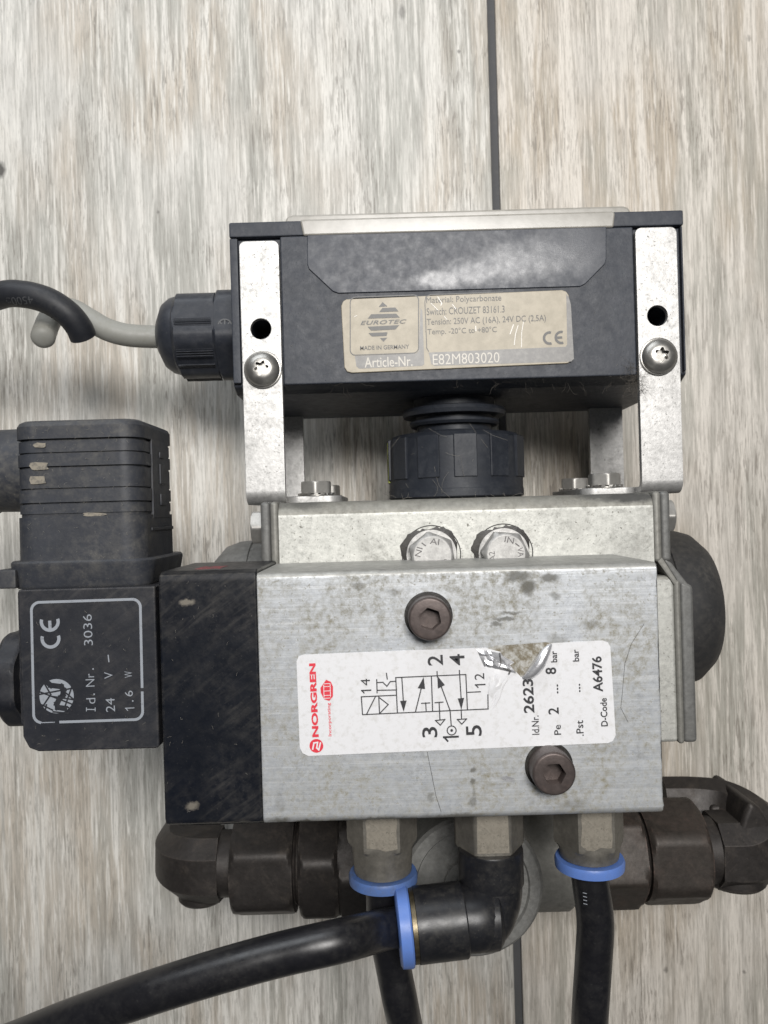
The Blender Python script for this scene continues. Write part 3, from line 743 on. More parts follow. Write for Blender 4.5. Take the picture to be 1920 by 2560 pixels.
# hex plugs on the front face
CP = AF-4.6
for (px, py, ph, words) in ((1080, 1388, 8, (('NI', 165), ('-', 128), ('AI', 82), ('C', -22))), (1262, 1384, 24, (('A2', 188), ('IN', 78), ('-', 40), ('VA', 8), ('A', -60)))):
    x, y = Q(px, py, AF-2); z = Z(AF)
    ringb = loft([(0, 6.9), (0.12, 6.85), (0.14, 5.2)], (x, y, z-0.02), (0, 0, 1), 56)
    rg_ = obj('spot_face', ringb, M['act_alu'], ab)
    obj('grime_line', boolean(loft([(0, 7.12), (0.06, 7.12)], (x, y, z-0.01), (0, 0, 1), 56), loft([(-1, 6.8), (1, 6.8)], (x, y, z), (0, 0, 1), 56)), M['gunk'], ab)
    hb = loft([(0.1, 6.0), (0.6, 6.0), (0.62, 10, 5.75), (3.5, 10, 5.75), (4.15, 10, 4.85), (4.35, 4.5), (4.42, 4.3)], (x, y, z), (0, 0, 1), 72, R(ph))
    pg = obj('hex_plug', hb, M['plug'], ab)
    gk = bm_new(); n = 60; inner = []; outer = []
    for i in range(n):
        a = 2*math.pi*i/n; r = 6.0 + max(0.05, (0.55 + 0.5*math.cos(a-R(125)))*(0.75+0.5*math.sin(a*3.1+px)+random.uniform(-.25, .25))*1.5)
        inner.append(gk.verts.new((x+5.5*math.cos(a), y+5.5*math.sin(a), z+0.40))); outer.append(gk.verts.new((x+r*math.cos(a), y+r*math.sin(a), z+0.17)))
    for i in range(n): gk.faces.new((inner[i], outer[i], outer[(i+1) % n], inner[(i+1) % n]))
    obj('grime_ring', gk, M['gunk'], ab)
    em = Ink(AF-4.46, (0, 0), 1)
    kk = FPX/(AF-4.4)
    cx_, cy_ = 960+(x*CT - y*ST)*kk, 1280-(x*ST + y*CT)*kk
    for wd, a in words:
        ln = {1: 9, 2: 23}[len(wd)]
        if wd == '-': em.line((cx_+36*math.cos(R(a))-4, cy_-36*math.sin(R(a))-3), (cx_+36*math.cos(R(a))+4, cy_-36*math.sin(R(a))+3), w=3)
        else: em.text(wd, cx_+36*math.cos(R(a)), cy_-36*math.sin(R(a)), ln, 15, a-90, 0.0)
    em.make('stamped_letters', M['stamp'], pg)

# ----------------------------------------------------------------- solenoid valve body
VF, VB = 157.0, 186.9
vx0, vx1, vy0, vy1 = B(649, 1419, 1651, 2049, VF)
rt, rb_ = 1.3, 1.6
prof = [(vy0, Z(VB))]
for i in range(7):
    a = R(90*i/6); prof.append((vy0+rb_-rb_*math.cos(a), Z(VF)-rb_+rb_*math.sin(a)))
for i in range(7):
    a = R(90*i/6); prof.append((vy1-rt+rt*math.sin(a), Z(VF)-rt+rt*math.cos(a)))
prof.append((vy1, Z(VB)))
k_ = 8; mid_ = [(prof[k_-1][0] + (prof[k_][0]-prof[k_-1][0])*i/34, Z(VF)) for i in range(1, 34)]
prof = prof[:k_] + mid_ + prof[k_:]
vb_ = prism(prof, vx0, vx1, 'X')
rj = random.Random(11)
for v in vb_.verts:
    if v.co.x > vx1-0.01 and v.co.z > Z(VF)-0.5: v.co.x += rj.uniform(-0.16, 0.05)
bevel(vb_, 0.22, 2, 60)
valve = obj('valve_body', vb_, M['valve_alu'], root, smooth=30, label='brushed aluminium valve block with stains and scratches')
facing_mat(valve, M['valve_top'], lambda n, c: n.y > 0.30)  # faces of the block turned to +Y take a darker, warmer metal
for px, py, rot in ((1075, 1548, 10), (1386, 1936, 32)):
    x, y = Q(px, py, 152); z = Z(VF)
    hd = loft([(-0.5, 4.25), (4.55, 4.25), (4.9, 4.05), (5.05, 3.75), (5.06, 0.5)], (x, y, z), (0, 0, 1), 64)
    hd = boolean(hd, loft([(2.2, 4.0, 9), (8, 4.0, 9)], (x, y, z), (0, 0, 1), 60, R(rot)))
    obj('socket_screw', hd, M['rusty'], valve)
    wr = loft([(0, 4.9), (0.1, 4.8), (0.12, 4.2)], (x, y, z-0.02), (0, 0, 1), 48)
    obj('grime_ring', wr, M['gunk'], valve)
# scratches and a hair line on the block
sk = Ink(VF-0.03, (0, 0), 1)
sk.line((1068, 1880), (1078, 1930), (1090, 1990), (1103, 2030), w=1.1)
sk.make('hairline_scratch', M['gunk'], valve); sk = Ink(VF-0.03, (0, 0), 1)
sk.line((1640-30, 1560), (1578, 1610), (1562, 1660), (1556, 1730), (1552, 1770), (1570, 1805), w=0.9)
sk.make('hairline_scratch', M['gunk'], valve)
gouge = Ink(VF-0.03, (0, 0), 1)
gouge.poly([(1252, 1944), (1266, 1940), (1284, 1945), (1287, 1951), (1272, 1955), (1258, 1950)])
gouge.make('gouge', M['foil'], valve)

# ----------------------------------------------------------------- valve label
K = 1.975; O = (720, 1580); CL = VF-0.12
def U(u, v): return Q(O[0]+u/K, O[1]+v/K, CL)
out = [(75, 112), (52, 122), (42, 145), (58, 570), (72, 598), (100, 612), (1580, 548), (1604, 538), (1618, 510), (1592, 75), (1580, 52), (1555, 42), (1310, 55),
       (1280, 62), (1262, 90), (1240, 128), (1214, 172), (1190, 205), (1172, 218), (1150, 222), (1128, 198), (1098, 205), (1076, 178), (1118, 150), (1060, 118), (1048, 98), (975, 78), (930, 80), (620, 90)]
lab = obj('valve_label', prism([U(*p) for p in out], Z(VF)-0.02, Z(CL), 'Z'), M['label_white'], root, wn=False, smooth=0, label='white paper label with a torn corner, red logo and valve diagram')
res = Ink(VF-0.05, O, K)
res.poly([(985, 80), (1040, 66), (1150, 60), (1270, 50), (1312, 56), (1285, 110), (1235, 180), (1180, 226), (1130, 222), (1060, 180), (1030, 110)])
res.make('glue_residue', M['glue'], lab)
# crumpled foil beside the tear
def crumple(poly_uv, nu, nv, amp, seed, lift=0.15):
    rnd = random.Random(seed); (a, b, c, d) = poly_uv; bm = bm_new(); g = []
    for i in range(nu+1):
        row = []
        for j in range(nv+1):
            s, t = i/nu, j/nv
            u = (a[0]*(1-s)+b[0]*s)*(1-t) + (d[0]*(1-s)+c[0]*s)*t; v = (a[1]*(1-s)+b[1]*s)*(1-t) + (d[1]*(1-s)+c[1]*s)*t
            e = min(s, 1-s, t, 1-t)*4
            x, y = U(u + rnd.uniform(-6, 6)*min(e, 1), v + rnd.uniform(-6, 6)*min(e, 1))
            row.append(bm.verts.new((x, y, Z(CL) + 0.03 + min(1, e)*(lift + rnd.uniform(0, amp)))))
        g.append(row)
    for i in range(nu):
        for j in range(nv): bm.faces.new((g[i][j], g[i+1][j], g[i+1][j+1], g[i][j+1]))
    bmesh.ops.recalc_face_normals(bm, faces=bm.faces)
    if sum(f.normal.z for f in bm.faces) < 0: bmesh.ops.reverse_faces(bm, faces=bm.faces)
    return bm
obj('crumpled_foil', crumple([(930, 84), (1052, 104), (1128, 205), (968, 170)], 9, 8, 0.6, 3), M['foil'], lab, smooth=20, wn=False)
obj('crumpled_foil', crumple([(975, 165), (1118, 200), (1010, 330), (985, 300)], 8, 5, 0.4, 5, 0.08), M['label_white'], lab, smooth=20, wn=False)
# long creases running away from the tear
for k in range(5):
    p0 = (1098-k*7, 205+k*14); p1 = (1000+k*2, 330+k*14)
    pts = [Vector((*U(p0[0]+(p1[0]-p0[0])*t + math.sin(t*6+k)*3, p0[1]+(p1[1]-p0[1])*t), Z(CL)-0.05)) for t in (0, .25, .5, .75, 1)]
    obj('crease', tube(pts, lambda t: 0.04+0.20*math.sin(math.pi*min(1, t*0.9+0.08)), 10, 5), M['label_white'], lab)
pts = [Vector((*U(u, v), Z(CL)+h)) for u, v, h in ((1160, 226, 0.1), (1195, 205, 0.35), (1235, 158, 0.5), (1268, 100, 0.35), (1300, 60, 0.05))]
obj('curled_flap', tube(pts, lambda t: 0.25+0.95*math.sin(math.pi*min(1, max(0.02, t)))**0.8, 14, 6), M['foil'], lab)
fd = Ink(CL-0.75, O, K)
fd.line((1046, 104), (1052, 150), (1046, 172), w=5)
fd.make('fold_line', M['plate_ink'], lab)
fd = Ink(CL-0.5, O, K); fd.line((1066, 178), (1098, 192), (1092, 206), w=7); fd.make('fold_line', M['plate_ink'], lab)
tri = Ink(CL-0.25, O, K); tri.poly([(1046, 110), (1116, 150), (1048, 172)]); tri.make('torn_scrap', M['foil'], lab)

ink = Ink(CL-0.05, O, K); A = 92.6
def tx(b, u, v, ln, h, bold=0.0): ink.text(b, u, v, ln, h, A, bold)
ink.one(385, 292, 46, A, 7); tx('4', 382, 248, 34, 46); tx('2', 727, 140, 52, 76, .01); tx('4', 835, 137, 56, 74, .01); ink.one(948, 264, 48, A, 7); tx('2', 945, 220, 32, 48)
tx('3', 700, 495, 52, 76, .01); ink.one(803, 524, 72, A, 10); tx('5', 918, 487, 54, 78, .01)
tx('Id.Nr.', 1222, 460, 95, 36, .012); tx('2623', 1187, 316, 168, 54, .025)
tx('Pe', 1331, 483, 50, 34, .012); tx('2', 1311, 390, 34, 52, .012); tx('...', 1331, 281, 46, 8, .02); tx('8', 1298, 192, 34, 54, .02); tx('bar', 1313, 122, 56, 32, .02)
tx('.Pst', 1441, 475, 78, 36, .012); tx('...', 1440, 276, 42, 8, .02); tx('bar', 1421, 116, 60, 32, .02)
tx('D-Code', 1560, 396, 140, 34, .02); tx('A6476', 1528, 208, 176, 50, .025)
W_ = 5.5
for q in ([(362, 320), (535, 312)], [(362, 320), (368, 408)], [(448, 316), (452, 404)], [(390, 402), (432, 318)], [(452, 325), (495, 358), (455, 400)],
          [(438, 235), (440, 300)], [(440, 250), (468, 248), (488, 268), (505, 245), (532, 243)], [(440, 288), (536, 286)], [(486, 204), (490, 232)],
          [(532, 225), (878, 210), (886, 382)], [(532, 225), (540, 399)], [(708, 218), (714, 392)], [(562, 225), (570, 350)], [(630, 392), (660, 270)],
          [(682, 388), (680, 350)], [(660, 352), (700, 350)], [(748, 385), (746, 347)], [(726, 349), (765, 346)], [(798, 382), (755, 265)], [(846, 190), (855, 330)],
          [(736, 196), (737, 222)], [(748, 388), (750, 432)], [(728, 437), (775, 432), (752, 460), (728, 437)], [(800, 385), (806, 462)], [(855, 385), (857, 427)],
          [(836, 432), (882, 429), (858, 455), (836, 432)], [(368, 408), (988, 380)], [(886, 298), (950, 295)], [(987, 310), (988, 380)]):
    ink.line(*q, w=W_)
for q in ([(553, 340), (586, 338), (571, 394)], [(640, 278), (677, 282), (670, 222)], [(740, 280), (775, 262), (737, 215)], [(838, 328), (870, 325), (856, 384)]): ink.poly(q)
ink.arc(808, 486, 22, 5.5); ink.disc(808, 486, 7)
ink.make('lettering', M['ink'], lab)
red = Ink(CL-0.05, O, K)
red.text('NORGREN', 128, 337, 365, 33, A, .045)
red.disc(140, 562, 34)
red.text('Incorporating', 206, 432, 165, 20, A, .012)
hexp = [(188, 236), (212, 246), (222, 270), (222, 318), (204, 340), (178, 332), (162, 300), (160, 276)]
red.poly(hexp)
red.make('red_lettering', M['ink_red'], lab)
wh = Ink(CL-0.08, O, K)
wh.line((122, 578), (128, 548), (146, 545), (142, 572), (152, 582), (160, 548), w=7)
for v in (254, 268, 290, 312, 326): wh.line((178, v+2), (208, v), w=3)
wh.line((176, 262), (178, 322), w=3); wh.line((208, 258), (210, 318), w=3)
wh.make('white_mark', M['ink_white'], lab)

# ----------------------------------------------------------------- black end cap of the valve
EF = 158.2
ex0, ex1, ey0, ey1 = B(403, 1427, 648, 2066, EF)
ex1 = vx0 - 0.12
pol = [(ey0, Z(188)), (ey0, Z(EF+1.4)), (ey0+0.6, Z(EF+0.4)), (ey0+1.6, Z(EF)), (ey1-2.2, Z(EF)), (ey1-0.7, Z(EF+0.6)), (ey1, Z(EF+2.2)), (ey1, Z(188))]
eb = prism(pol, ex0, ex1, 'X', 0.55, 3, 50)
endc = obj('valve_end_cap', eb, M['cap_black'], root, label='black plastic end cap of the valve with dust marks')
obj('lower_step', box(ex0+1.5, ex1-0.5, ey0-1.2, ey0+2, Z(188), Z(EF+3.5), 0.5), M['cap_black'], endc)
rd = bm_new()
a0 = Q(492, 1424, 166)[0]; a1 = Q(556, 1424, 166)[0]
obj('red_smear', box(a0, a1, ey1-0.02, ey1+0.06, Z(172), Z(164)), M['red_paint'], endc)

# ----------------------------------------------------------------- coil
CC = 163.0
cx0, cx1, cy0, cy1 = B(50, 1470, 393, 1876, CC)
co_ = prism(rrect(cx0, cx1, cy0, cy1, 1.2, 5), Z(193), Z(CC), 'Z', 0.5)
co_ = prism([(cx0+3.4, cy0), (cx0+1.4, cy0+0.8), (cx0+0.2, cy0+3.2), (cx0, cy1), (cx1, cy1), (cx1, cy0+0.4), (cx1-0.6, cy0)], Z(193), Z(CC), 'Z', 0.7, 3)
coil = obj('solenoid_coil', co_, M['coil'], root, label='black moulded solenoid coil with a grey printed frame')
obj('side_step', box(cx0-1.0, cx0+2, cy0+5, cy1-0.4, Z(191), Z(CC+1.6), 0.5), M['coil'], coil)
K = 4.608; O = (40, 1480)
pr = Ink(CC-0.04, O, K)
fr = []
def fp(u, v): return (u + (v-100)*0.022, v - (u-175)*0.033)
cor = rrect(175, 1430, 122, 1508, 95, 6)
fr = [fp(u, v) for u, v in cor]
# order from rrect: starts at (x1,y1) corner, runs round; leave the worn gap at the lower left
fr = fr + [fr[0]]
for a, b in zip(fr, fr[1:]):
    L = math.hypot(b[0]-a[0], b[1]-a[1]); n = max(1, int(L/70))
    for k in range(n):
        p = (a[0]+(b[0]-a[0])*k/n, a[1]+(b[1]-a[1])*k/n); q = (a[0]+(b[0]-a[0])*(k+1)/n, a[1]+(b[1]-a[1])*(k+1)/n)
        m_ = ((p[0]+q[0])/2, (p[1]+q[1])/2)
        if m_[1] > 1440 and 420 < m_[0] < 500: continue
        if m_[1] > 1440 and 270 < m_[0] <= 420: pr.line(p, q, w=11); continue
        if m_[0] > 1380 and 1110 < m_[1] < 1190: continue
        pr.line(p, q, w=30)
pr.ce(393, 440, 232, 97, 38, R(92.5))
A = 92.5
def ct(b, u, v, ln, h, bold=-.006): pr.text(b, u, v, ln, h, A, bold)
pr.line((812, 1352), (912, 1354), w=11); ct('d', 862, 1255, 66, 104); ct('.', 900, 1178, 20, 18, .02); ct('Nr', 852, 1015, 150, 100); ct('.', 888, 887, 20, 18, .02)
pr.line((812, 1335), (812, 1370), w=10); pr.line((912, 1335), (912, 1370), w=10)
ct('3036', 828, 436, 358, 102); ct('24', 1086, 1302, 158, 104); ct('V', 1066, 960, 76, 96); pr.line((1062, 730), (1070, 802), w=13)
pr.one(1308, 1345, 100, A, 11); ct('.', 1345, 1255, 20, 18, .02); ct('6', 1300, 1170, 66, 92); ct('W', 1296, 950, 72, 88)
# round emblem: disc with dark strokes knocked out of it
pr.disc(468, 1200, 198)
pr.make('lettering', M['print_grey'], coil)
ko = Ink(CC-0.08, O, K)
ko.line((370, 1050), (400, 1075), (520, 1090), (545, 1130), (540, 1190), (500, 1230), (470, 1290), (480, 1330), (560, 1340), w=62)
for q in ([(268, 1180), (640, 1110)], [(275, 1150), (640, 1290)], [(330, 1060), (400, 1180), (300, 1330)], [(560, 1330), (640, 1100)], [(660, 1240), (400, 1200)], [(560, 1150), (680, 1250)], [(300, 1300), (420, 1360)], [(350, 1300), (340, 1350)], [(430, 1380), (600, 1395)], [(590, 1320), (640, 1360)]):
    ko.line(*q, w=18)
ko.make('emblem_gaps', M['coil'], coil)
# nut on the coil stem
yn = Q(30, 1697, 175)[1]; zn = Z(177)
nn = loft([(0, 8.6), (1.2, 8.6), (1.3, 7.6), (2.4, 7.6), (2.5, 10.4), (3.2, 10.9), (6.5, 10.9), (7.4, 10.2), (7.6, 8.0), (7.6, 2)], (cx0-0.9, yn, zn), (-1, 0, 0), 72)
for v in nn.verts:
    t = cx0 - v.co.x
    if t > 3.0:
        a = math.atan2(v.co.z-zn, v.co.y-yn); k = 1 - 0.055*(0.5+0.5*math.cos(8*a))
        v.co.y = yn + (v.co.y-yn)*k; v.co.z = zn + (v.co.z-zn)*k
obj('coil_nut', nn, M['coil'], coil)

# ----------------------------------------------------------------- plug connector
CQ = 164.5
qx0 = Q(51, 1230, 169)[0]; qx1 = Q(431, 1230, 189)[0]
def qy(v, c=CQ): return Q(215, v, c)[1]
lev = [(qy(1408), 0.0)]
def rib(a, b, d):           # ridge between photo rows a (low) and b (high), inset d outside of it
    return [(qy(a)-0.01, lev[-1][1]), (qy(a), d), (qy(b), d)]
edges = [(1408, 1290, 0.0), (1290, 1282, 0.55), (1282, 1258, 0.25), (1258, 1254, 0.75), (1254, 1222, 0.12), (1222, 1218, 0.75), (1218, 1168, 0.3), (1168, 1163, 0.8), (1163, 1132, 0.12), (1132, 1128, 0.75), (1128, 1100, 0.3), (1100, 1094, 0.9)]
lev = []
for a, b, d in edges: lev += [(qy(a)+0.02, d), (qy(b)-0.02, d)]
lev += [(qy(1094)+0.02, 0.0), (qy(1062), 0.0), (qy(1052), 0.5), (qy(1047), 1.4), (qy(1045), 2.6)]
pc = loft_rr(lev, qx0, qx1, Z(192), Z(CQ), 4.6)
plug = obj('plug_connector', pc, M['rubber'], root, smooth=28, label='dusty black plug connector with moulded ribs on the coil')
# side panel with raised marks (faces the middle of the picture)
yy0, yy1 = qy(1300, 178), qy(1105, 178)
obj('side_panel', box(qx1-0.9, qx1+0.12, yy0, yy1, Z(186), Z(173), 0.2), M['rubber'], plug)
for (a, b) in ((1135, 1150), (1165, 1215), (1240, 1268)):
    obj('raised_mark', box(qx1, qx1+0.45, qy(b, 178), qy(a, 178), Z(181.5), Z(178), 0.15), M['rubber'], plug)
obj('raised_mark', box(qx1, qx1+0.3, qy(1330, 178), qy(1322, 178), Z(188), Z(171), 0.1), M['rubber'], plug)
for (x_, y_, w_, h_) in ((100, 1113, 34, 13), (98, 1165, 46, 22), (94, 1200, 40, 22), (235, 1286, 60, 9)):
    ik = Ink(CQ-0.03, (0, 0), 1)
    pts = []
    for i in range(14):
        a = 2*math.pi*i/14; sx = abs(math.cos(a))**0.5*math.copysign(1, math.cos(a)); sy = abs(math.sin(a))**0.5*math.copysign(1, math.sin(a))
        pts.append((x_+sx*w_/2*random.uniform(.8, 1.1), y_+sy*h_/2*random.uniform(.8, 1.1)))
    ik.poly(pts); ik.make('clay_stain', M['dirt_patch'], plug)
# gasket collar
gk = loft_rr([(qy(1470), 1.3), (qy(1462), 0.8), (qy(1412), 0.0), (qy(1405), 0.0), (qy(1400), 0.4)], qx0-1.9, qx1+1.6, Z(195), Z(CQ-0.5), 4.8)
gsk = obj('gasket', gk, M['rubber'], plug, smooth=28)
obj('gasket_tab', box(qx0-2.9, qx0+1.0, qy(1466), qy(1418), Z(184), Z(CQ-0.9), 0.5), M['rubber'], plug)
# cable outlet to the left
yo = Q(20, 1176, 176)[1]; zo = Z(178)
ol = loft([(0, 9.7), (2, 9.5), (11, 9.3), (11.2, 9.8), (26, 9.6), (28, 8.6), (28.2, 4.2), (44, 4.1)], (qx0+1.2, yo, zo), (-1, 0, 0), 64)
obj('cable_outlet', ol, M['rubber'], plug)

# ----------------------------------------------------------------- ball valve below
yv = Q(1180, 2210, 200)[1]; xv = Q(1180, 2210, 200)[0]
YC = Q(655, 2170, 225)[1]                       # common axis of the pipe fittings
bv = loft([(0, 18.0), (62, 18.0), (62.8, 17.2), (63, 15.6), (63.02, 14.6), (62.2, 14.2), (62.2, 7.5), (62.9, 7.2), (63.0, 2)], (xv, yv, Z(261)), (0, 0, 1), 96)
bv_o = obj('ball_valve', bv, M['cover'], root, label='cast metal ball valve body with a round cover')
xa = Q(1442, 2190, 215)[0]
obj('pipe_body', loft([(-12, 15.2), (xa-xv-1, 15.2), (xa-xv, 14.6)], (xv, YC, Z(229)), (1, 0, 0), 72), M['cast'], bv_o)
dm = Ink(Z(0)-Z(0)+CAMH-(Z(261)+62.9)-0.0, (0, 0), 1)
dm.text('D', 1131, 2178, 22, 32, 4, -0.01); dm.make('cast_letter', M['screw'], bv_o)
lettering = Ink(CAMH-(Z(261)+63.0)-0.05, (0, 0), 1)
lettering.text('KG4', 1215, 2372, 52, 14, 12, 0); lettering.make('cast_letter', M['cast_dark'], bv_o)

CPF = 229.0
def hexsec(px0, px1, af, rc, ph, mat, par, name, cf=215):
    a, b = Q(px0, 2150, cf)[0], Q(px1, 2150, cf)[0]; L = b-a; r = af/2/math.cos(R(30))
    s_ = loft([(0, af, rc-1.6), (0.9, af, rc-0.4), (1.8, af, rc), (L-1.8, af, rc), (L-0.9, af, rc-0.4), (L, af, rc-1.6)], (a, YC, Z(CPF)), (1, 0, 0), 96, R(ph))
    return obj(name, s_, M[mat], par)
# right run
rf_ = hexsec(1452, 1625, 27, 15.6, 40, 'iron_rust', root, 'compression_fitting')
rf_['label'] = 'rust brown compression fitting at the right of the ball valve'
a = Q(1618, 2150, 215)[0]
obj('fitting_thread', loft([(0, 12.2), (0.8, 11.4), (1.6, 12.2), (2.4, 11.4), (4, 11.8)], (a, YC, Z(CPF)), (1, 0, 0), 48), M['iron'], rf_)
hexsec(1636, 1790, 27, 14.9, 55, 'iron_rust', rf_, 'fitting_nut')
a = Q(1785, 2150, 217)[0]
obj('fitting_neck', loft([(0, 9.4), (5.5, 9.4)], (a, YC, Z(CPF)), (1, 0, 0), 48), M['iron'], rf_)
def blocky(secs, par, mat):
    """forged elbow: chamfered square sections along a bent path; secs (point, half width, half height)"""
    pts = catmull([q[0] for q in secs], 5); rr_ = catmull([(q[1], q[2], 0) for q in secs], 5)
    secs = [(p, r.x, r.y) for p, r in zip(pts, rr_)]; bm = bm_new(); rings = []; prev = None
    for i, p in enumerate(pts):
        t = (pts[min(i+1, len(pts)-1)] - pts[max(i-1, 0)]).normalized()
        if prev is None: u = Vector((0, 0, 1)).cross(t).normalized()
        else: u = (prev - t*prev.dot(t)).normalized()
        prev = u; v = t.cross(u); k = 0.52
        rings.append([bm.verts.new(p + u*secs[i][1]*a_ + v*secs[i][2]*b_) for a_, b_ in ((1, k), (k, 1), (-k, 1), (-1, k), (-1, -k), (-k, -1), (k, -1), (1, -k))])
    for a_ in range(len(rings)-1):
        for k in range(8): bm.faces.new((rings[a_][k], rings[a_][(k+1) % 8], rings[a_+1][(k+1) % 8], rings[a_+1][k]))
    bm.faces.new(rings[0]); bm.faces.new(rings[-1]); bmesh.ops.recalc_face_normals(bm, faces=bm.faces)
    bevel(bm, 0.8, 2, 36)
    return obj('forged_elbow', bm, M[mat], par, smooth=40)
zc = Z(CPF)
e0 = Q(1818, 2150, 218)[0]
blocky([((e0, YC, zc), 9.6, 9.6), ((e0+8.0, YC, zc), 9.9, 9.9), ((e0+13.0, YC+2.0, zc-1), 9.4, 9.6), ((e0+13.0, YC+5.0, zc-5), 8.2, 9.0), ((e0+8.5, YC+7.2, zc-11), 6.8, 8.4), ((e0+1.0, YC+7.8, zc-14), 6.4, 8.0), ((e0-8.5, YC+7.8, zc-15), 6.4, 8.0)], rf_, 'iron')
obj('elbow_web', prism([Q(a_, b_, 226) for a_, b_ in ((1832, 2200), (1832, 2075), (1846, 2030), (1862, 1992), (1890, 2010), (1932, 2075), (1936, 2195))], Z(248), Z(222.5), 'Z', 1.6, 3), M['iron'], rf_)
obj('elbow_web', prism([Q(a_, b_, 236) for a_, b_ in ((1772, 2085), (1772, 2012), (1870, 1998), (1890, 2085))], Z(254), Z(234.5), 'Z', 1.4, 3), M['iron'], rf_)
obj('elbow_boss', loft([(0, 8.4), (1.2, 8.8), (4.0, 8.8), (4.8, 8.0)], (e0+6.5, YC-9.3+4.5, zc), (0, -1, 0), 40), M['iron'], rf_)
# left run
lf_ = hexsec(742, 842, 29, 16.2, 10, 'iron', root, 'compression_fitting', 214)
lf_['label'] = 'dark oxidised compression fitting at the left of the ball valve'
hexsec(838, 930, 27.6, 15.4, 30, 'iron', lf_, 'fitting_shoulder', 214)
a = Q(722, 2170, 216)[0]
obj('fitting_thread', loft([(0, 12.0), (0.9, 11.2), (1.8, 12.0), (3.2, 11.4)], (a, YC, Z(CPF)), (1, 0, 0), 48), M['iron'], lf_)
hexsec(570, 728, 27, 15.2, 0, 'iron', lf_, 'fitting_nut', 216)
a = Q(533, 2170, 218)[0]
obj('fitting_neck', loft([(0, 9.2), (5, 9.2)], (a, YC, Z(CPF)), (1, 0, 0), 48), M['iron'], lf_)
e0 = Q(536, 2170, 219)[0]
blocky([((e0, YC, zc), 9.3, 9.3), ((e0-5.0, YC, zc), 9.4, 9.4), ((e0-9.5, YC, zc-2.0), 9.0, 9.0), ((e0-12.8, YC+0.3, zc-6.5), 8.2, 8.4), ((e0-13.6, YC+0.5, zc-14), 8.0, 8.2), ((e0-13.6, YC+0.5, zc-24), 8.0, 8.2)], lf_, 'iron')
obj('elbow_boss', loft([(0, 6.6), (1.0, 6.9), (3.4, 6.9), (4.2, 6.2)], (e0-6.5, YC-9.0+2.0, zc-2), (0, -1, 0), 40), M['iron'], lf_)

# ----------------------------------------------------------------- push-in fittings and tubes
CPT = 172.0
zt = Z(CPT)
def straight(px, mat_blue, name_label, ringpy, dz=0):
    x = Q(px, 2110, CPT-4)[0]
    yr = Q(px, ringpy, CPT)[1]
    h0 = vy0 + 0.5
    yh = Q(px, 2148, 166)[1]
    L = h0 - yh; L2 = h0-yr
    s_ = loft([(0, 13.4, 7.9), (L-2.2, 13.4, 7.9), (L-1.4, 13.4, 7.5), (L-0.6, 6.7), (L2-0.8, 6.3), (L2-0.6, 5.6)], (x, h0, zt), (0, -1, 0), 72, R(0))
    ft = obj('push_in_fitting', s_, M['nickel'], root, label=name_label)
    # bare metal showing on the flat that faces up
    fx = 3.4
    pt_ = bm_new()
    ring = []
    for i in range(18):
        a = 2*math.pi*i/18
        ring.append(pt_.verts.new((x + fx*max(-1, min(1, 1.35*math.cos(a)))*random.uniform(.86, 1.02), h0 - L*0.48 + (L*0.36)*max(-1, min(1, 1.35*math.sin(a)))*random.uniform(.84, 1.05), zt+6.74)))
    pt_.faces.new(ring); obj('worn_flat', pt_, M['worn_flat'], ft, smooth=0)
    rg_ = loft([(L2-0.5, 5.4), (L2-0.45, 7.3), (L2+0.2, 7.6), (L2+1.6, 7.5), (L2+2.0, 6.8), (L2+2.05, 4.2)], (x, h0, zt), (0, -1, 0), 56)
    obj('release_ring', rg_, M[mat_blue], ft)
    return x, h0-L2
xl_, yl_ = straight(955, 'blue_dirty', 'straight push-in fitting with a grimy blue ring, left of the elbow', 2182)
xr_, yr_ = straight(1484, 'blue', 'straight push-in fitting with a clean blue ring, right of the elbow', 2145)
# elbow fitting in the middle
xe_ = Q(1229, 2110, CPT-4)[0]; h0 = vy0+0.5
yh = Q(1229, 2141, 166)[1]; L = h0-yh
s_ = loft([(0, 7.6), (2.4, 7.6), (2.7, 13.2, 7.7), (L-0.5, 13.2, 7.7), (L, 13.2, 7.2)], (xe_, h0, zt), (0, -1, 0), 72, R(0))
ef = obj('elbow_fitting', s_, M['nickel'], root, label='black elbow push-in fitting with blue ring under the valve block')
pt_ = bm_new(); vv = [pt_.verts.new((xe_+a_, h0-b_, zt+6.65)) for a_, b_ in ((-3.3, 3.2), (3.3, 3.2), (3.4, L-0.9), (-3.4, L-0.9))]; pt_.faces.new(vv); obj('worn_flat', pt_, M['worn_flat'], ef, smooth=0)
yE = Q(1229, 2318, 163)[1]; zE = Z(163)+0.0
ze = zt+2.0
sock = loft([(L-0.3, 6.9), (L+0.2, 7.1), (L+7.3, 7.1), (L+7.6, 6.7)], (xe_, h0, ze-0.5), (0, -1, 0), 64)
obj('elbow_socket', sock, M['fit_black'], ef)
Ya = Q(1100, 2336, 160)[1]; za = Z(166)
bend = tube([(xe_, h0-L-5, ze-0.5), (xe_, Ya+4.5, ze), (xe_-0.7, Ya+1.5, ze+0.4), (xe_-3.0, Ya+0.1, za-0.3), (xe_-7.0, Ya-0.1, za), (xe_-9.5, Ya-0.2, za)], 6.6, 32, 8)
obj('elbow_bend', bend, M['fit_black'], ef)
corner = loft([(-1, 5.0), (0, 6.4), (3, 6.7), (10, 6.7)], (xe_+0.6, Ya-0.2, za-0.6), (-1, 0, 0), 48)
obj('elbow_bend', corner, M['fit_black'], ef)
d_ = Vector((-1, -0.06, 0.06)).normalized()
o_ = Vector((xe_-6.5, Ya, za+0.2))
Lr = (xe_-6.5) - Q(1042, 2315, 158)[0]
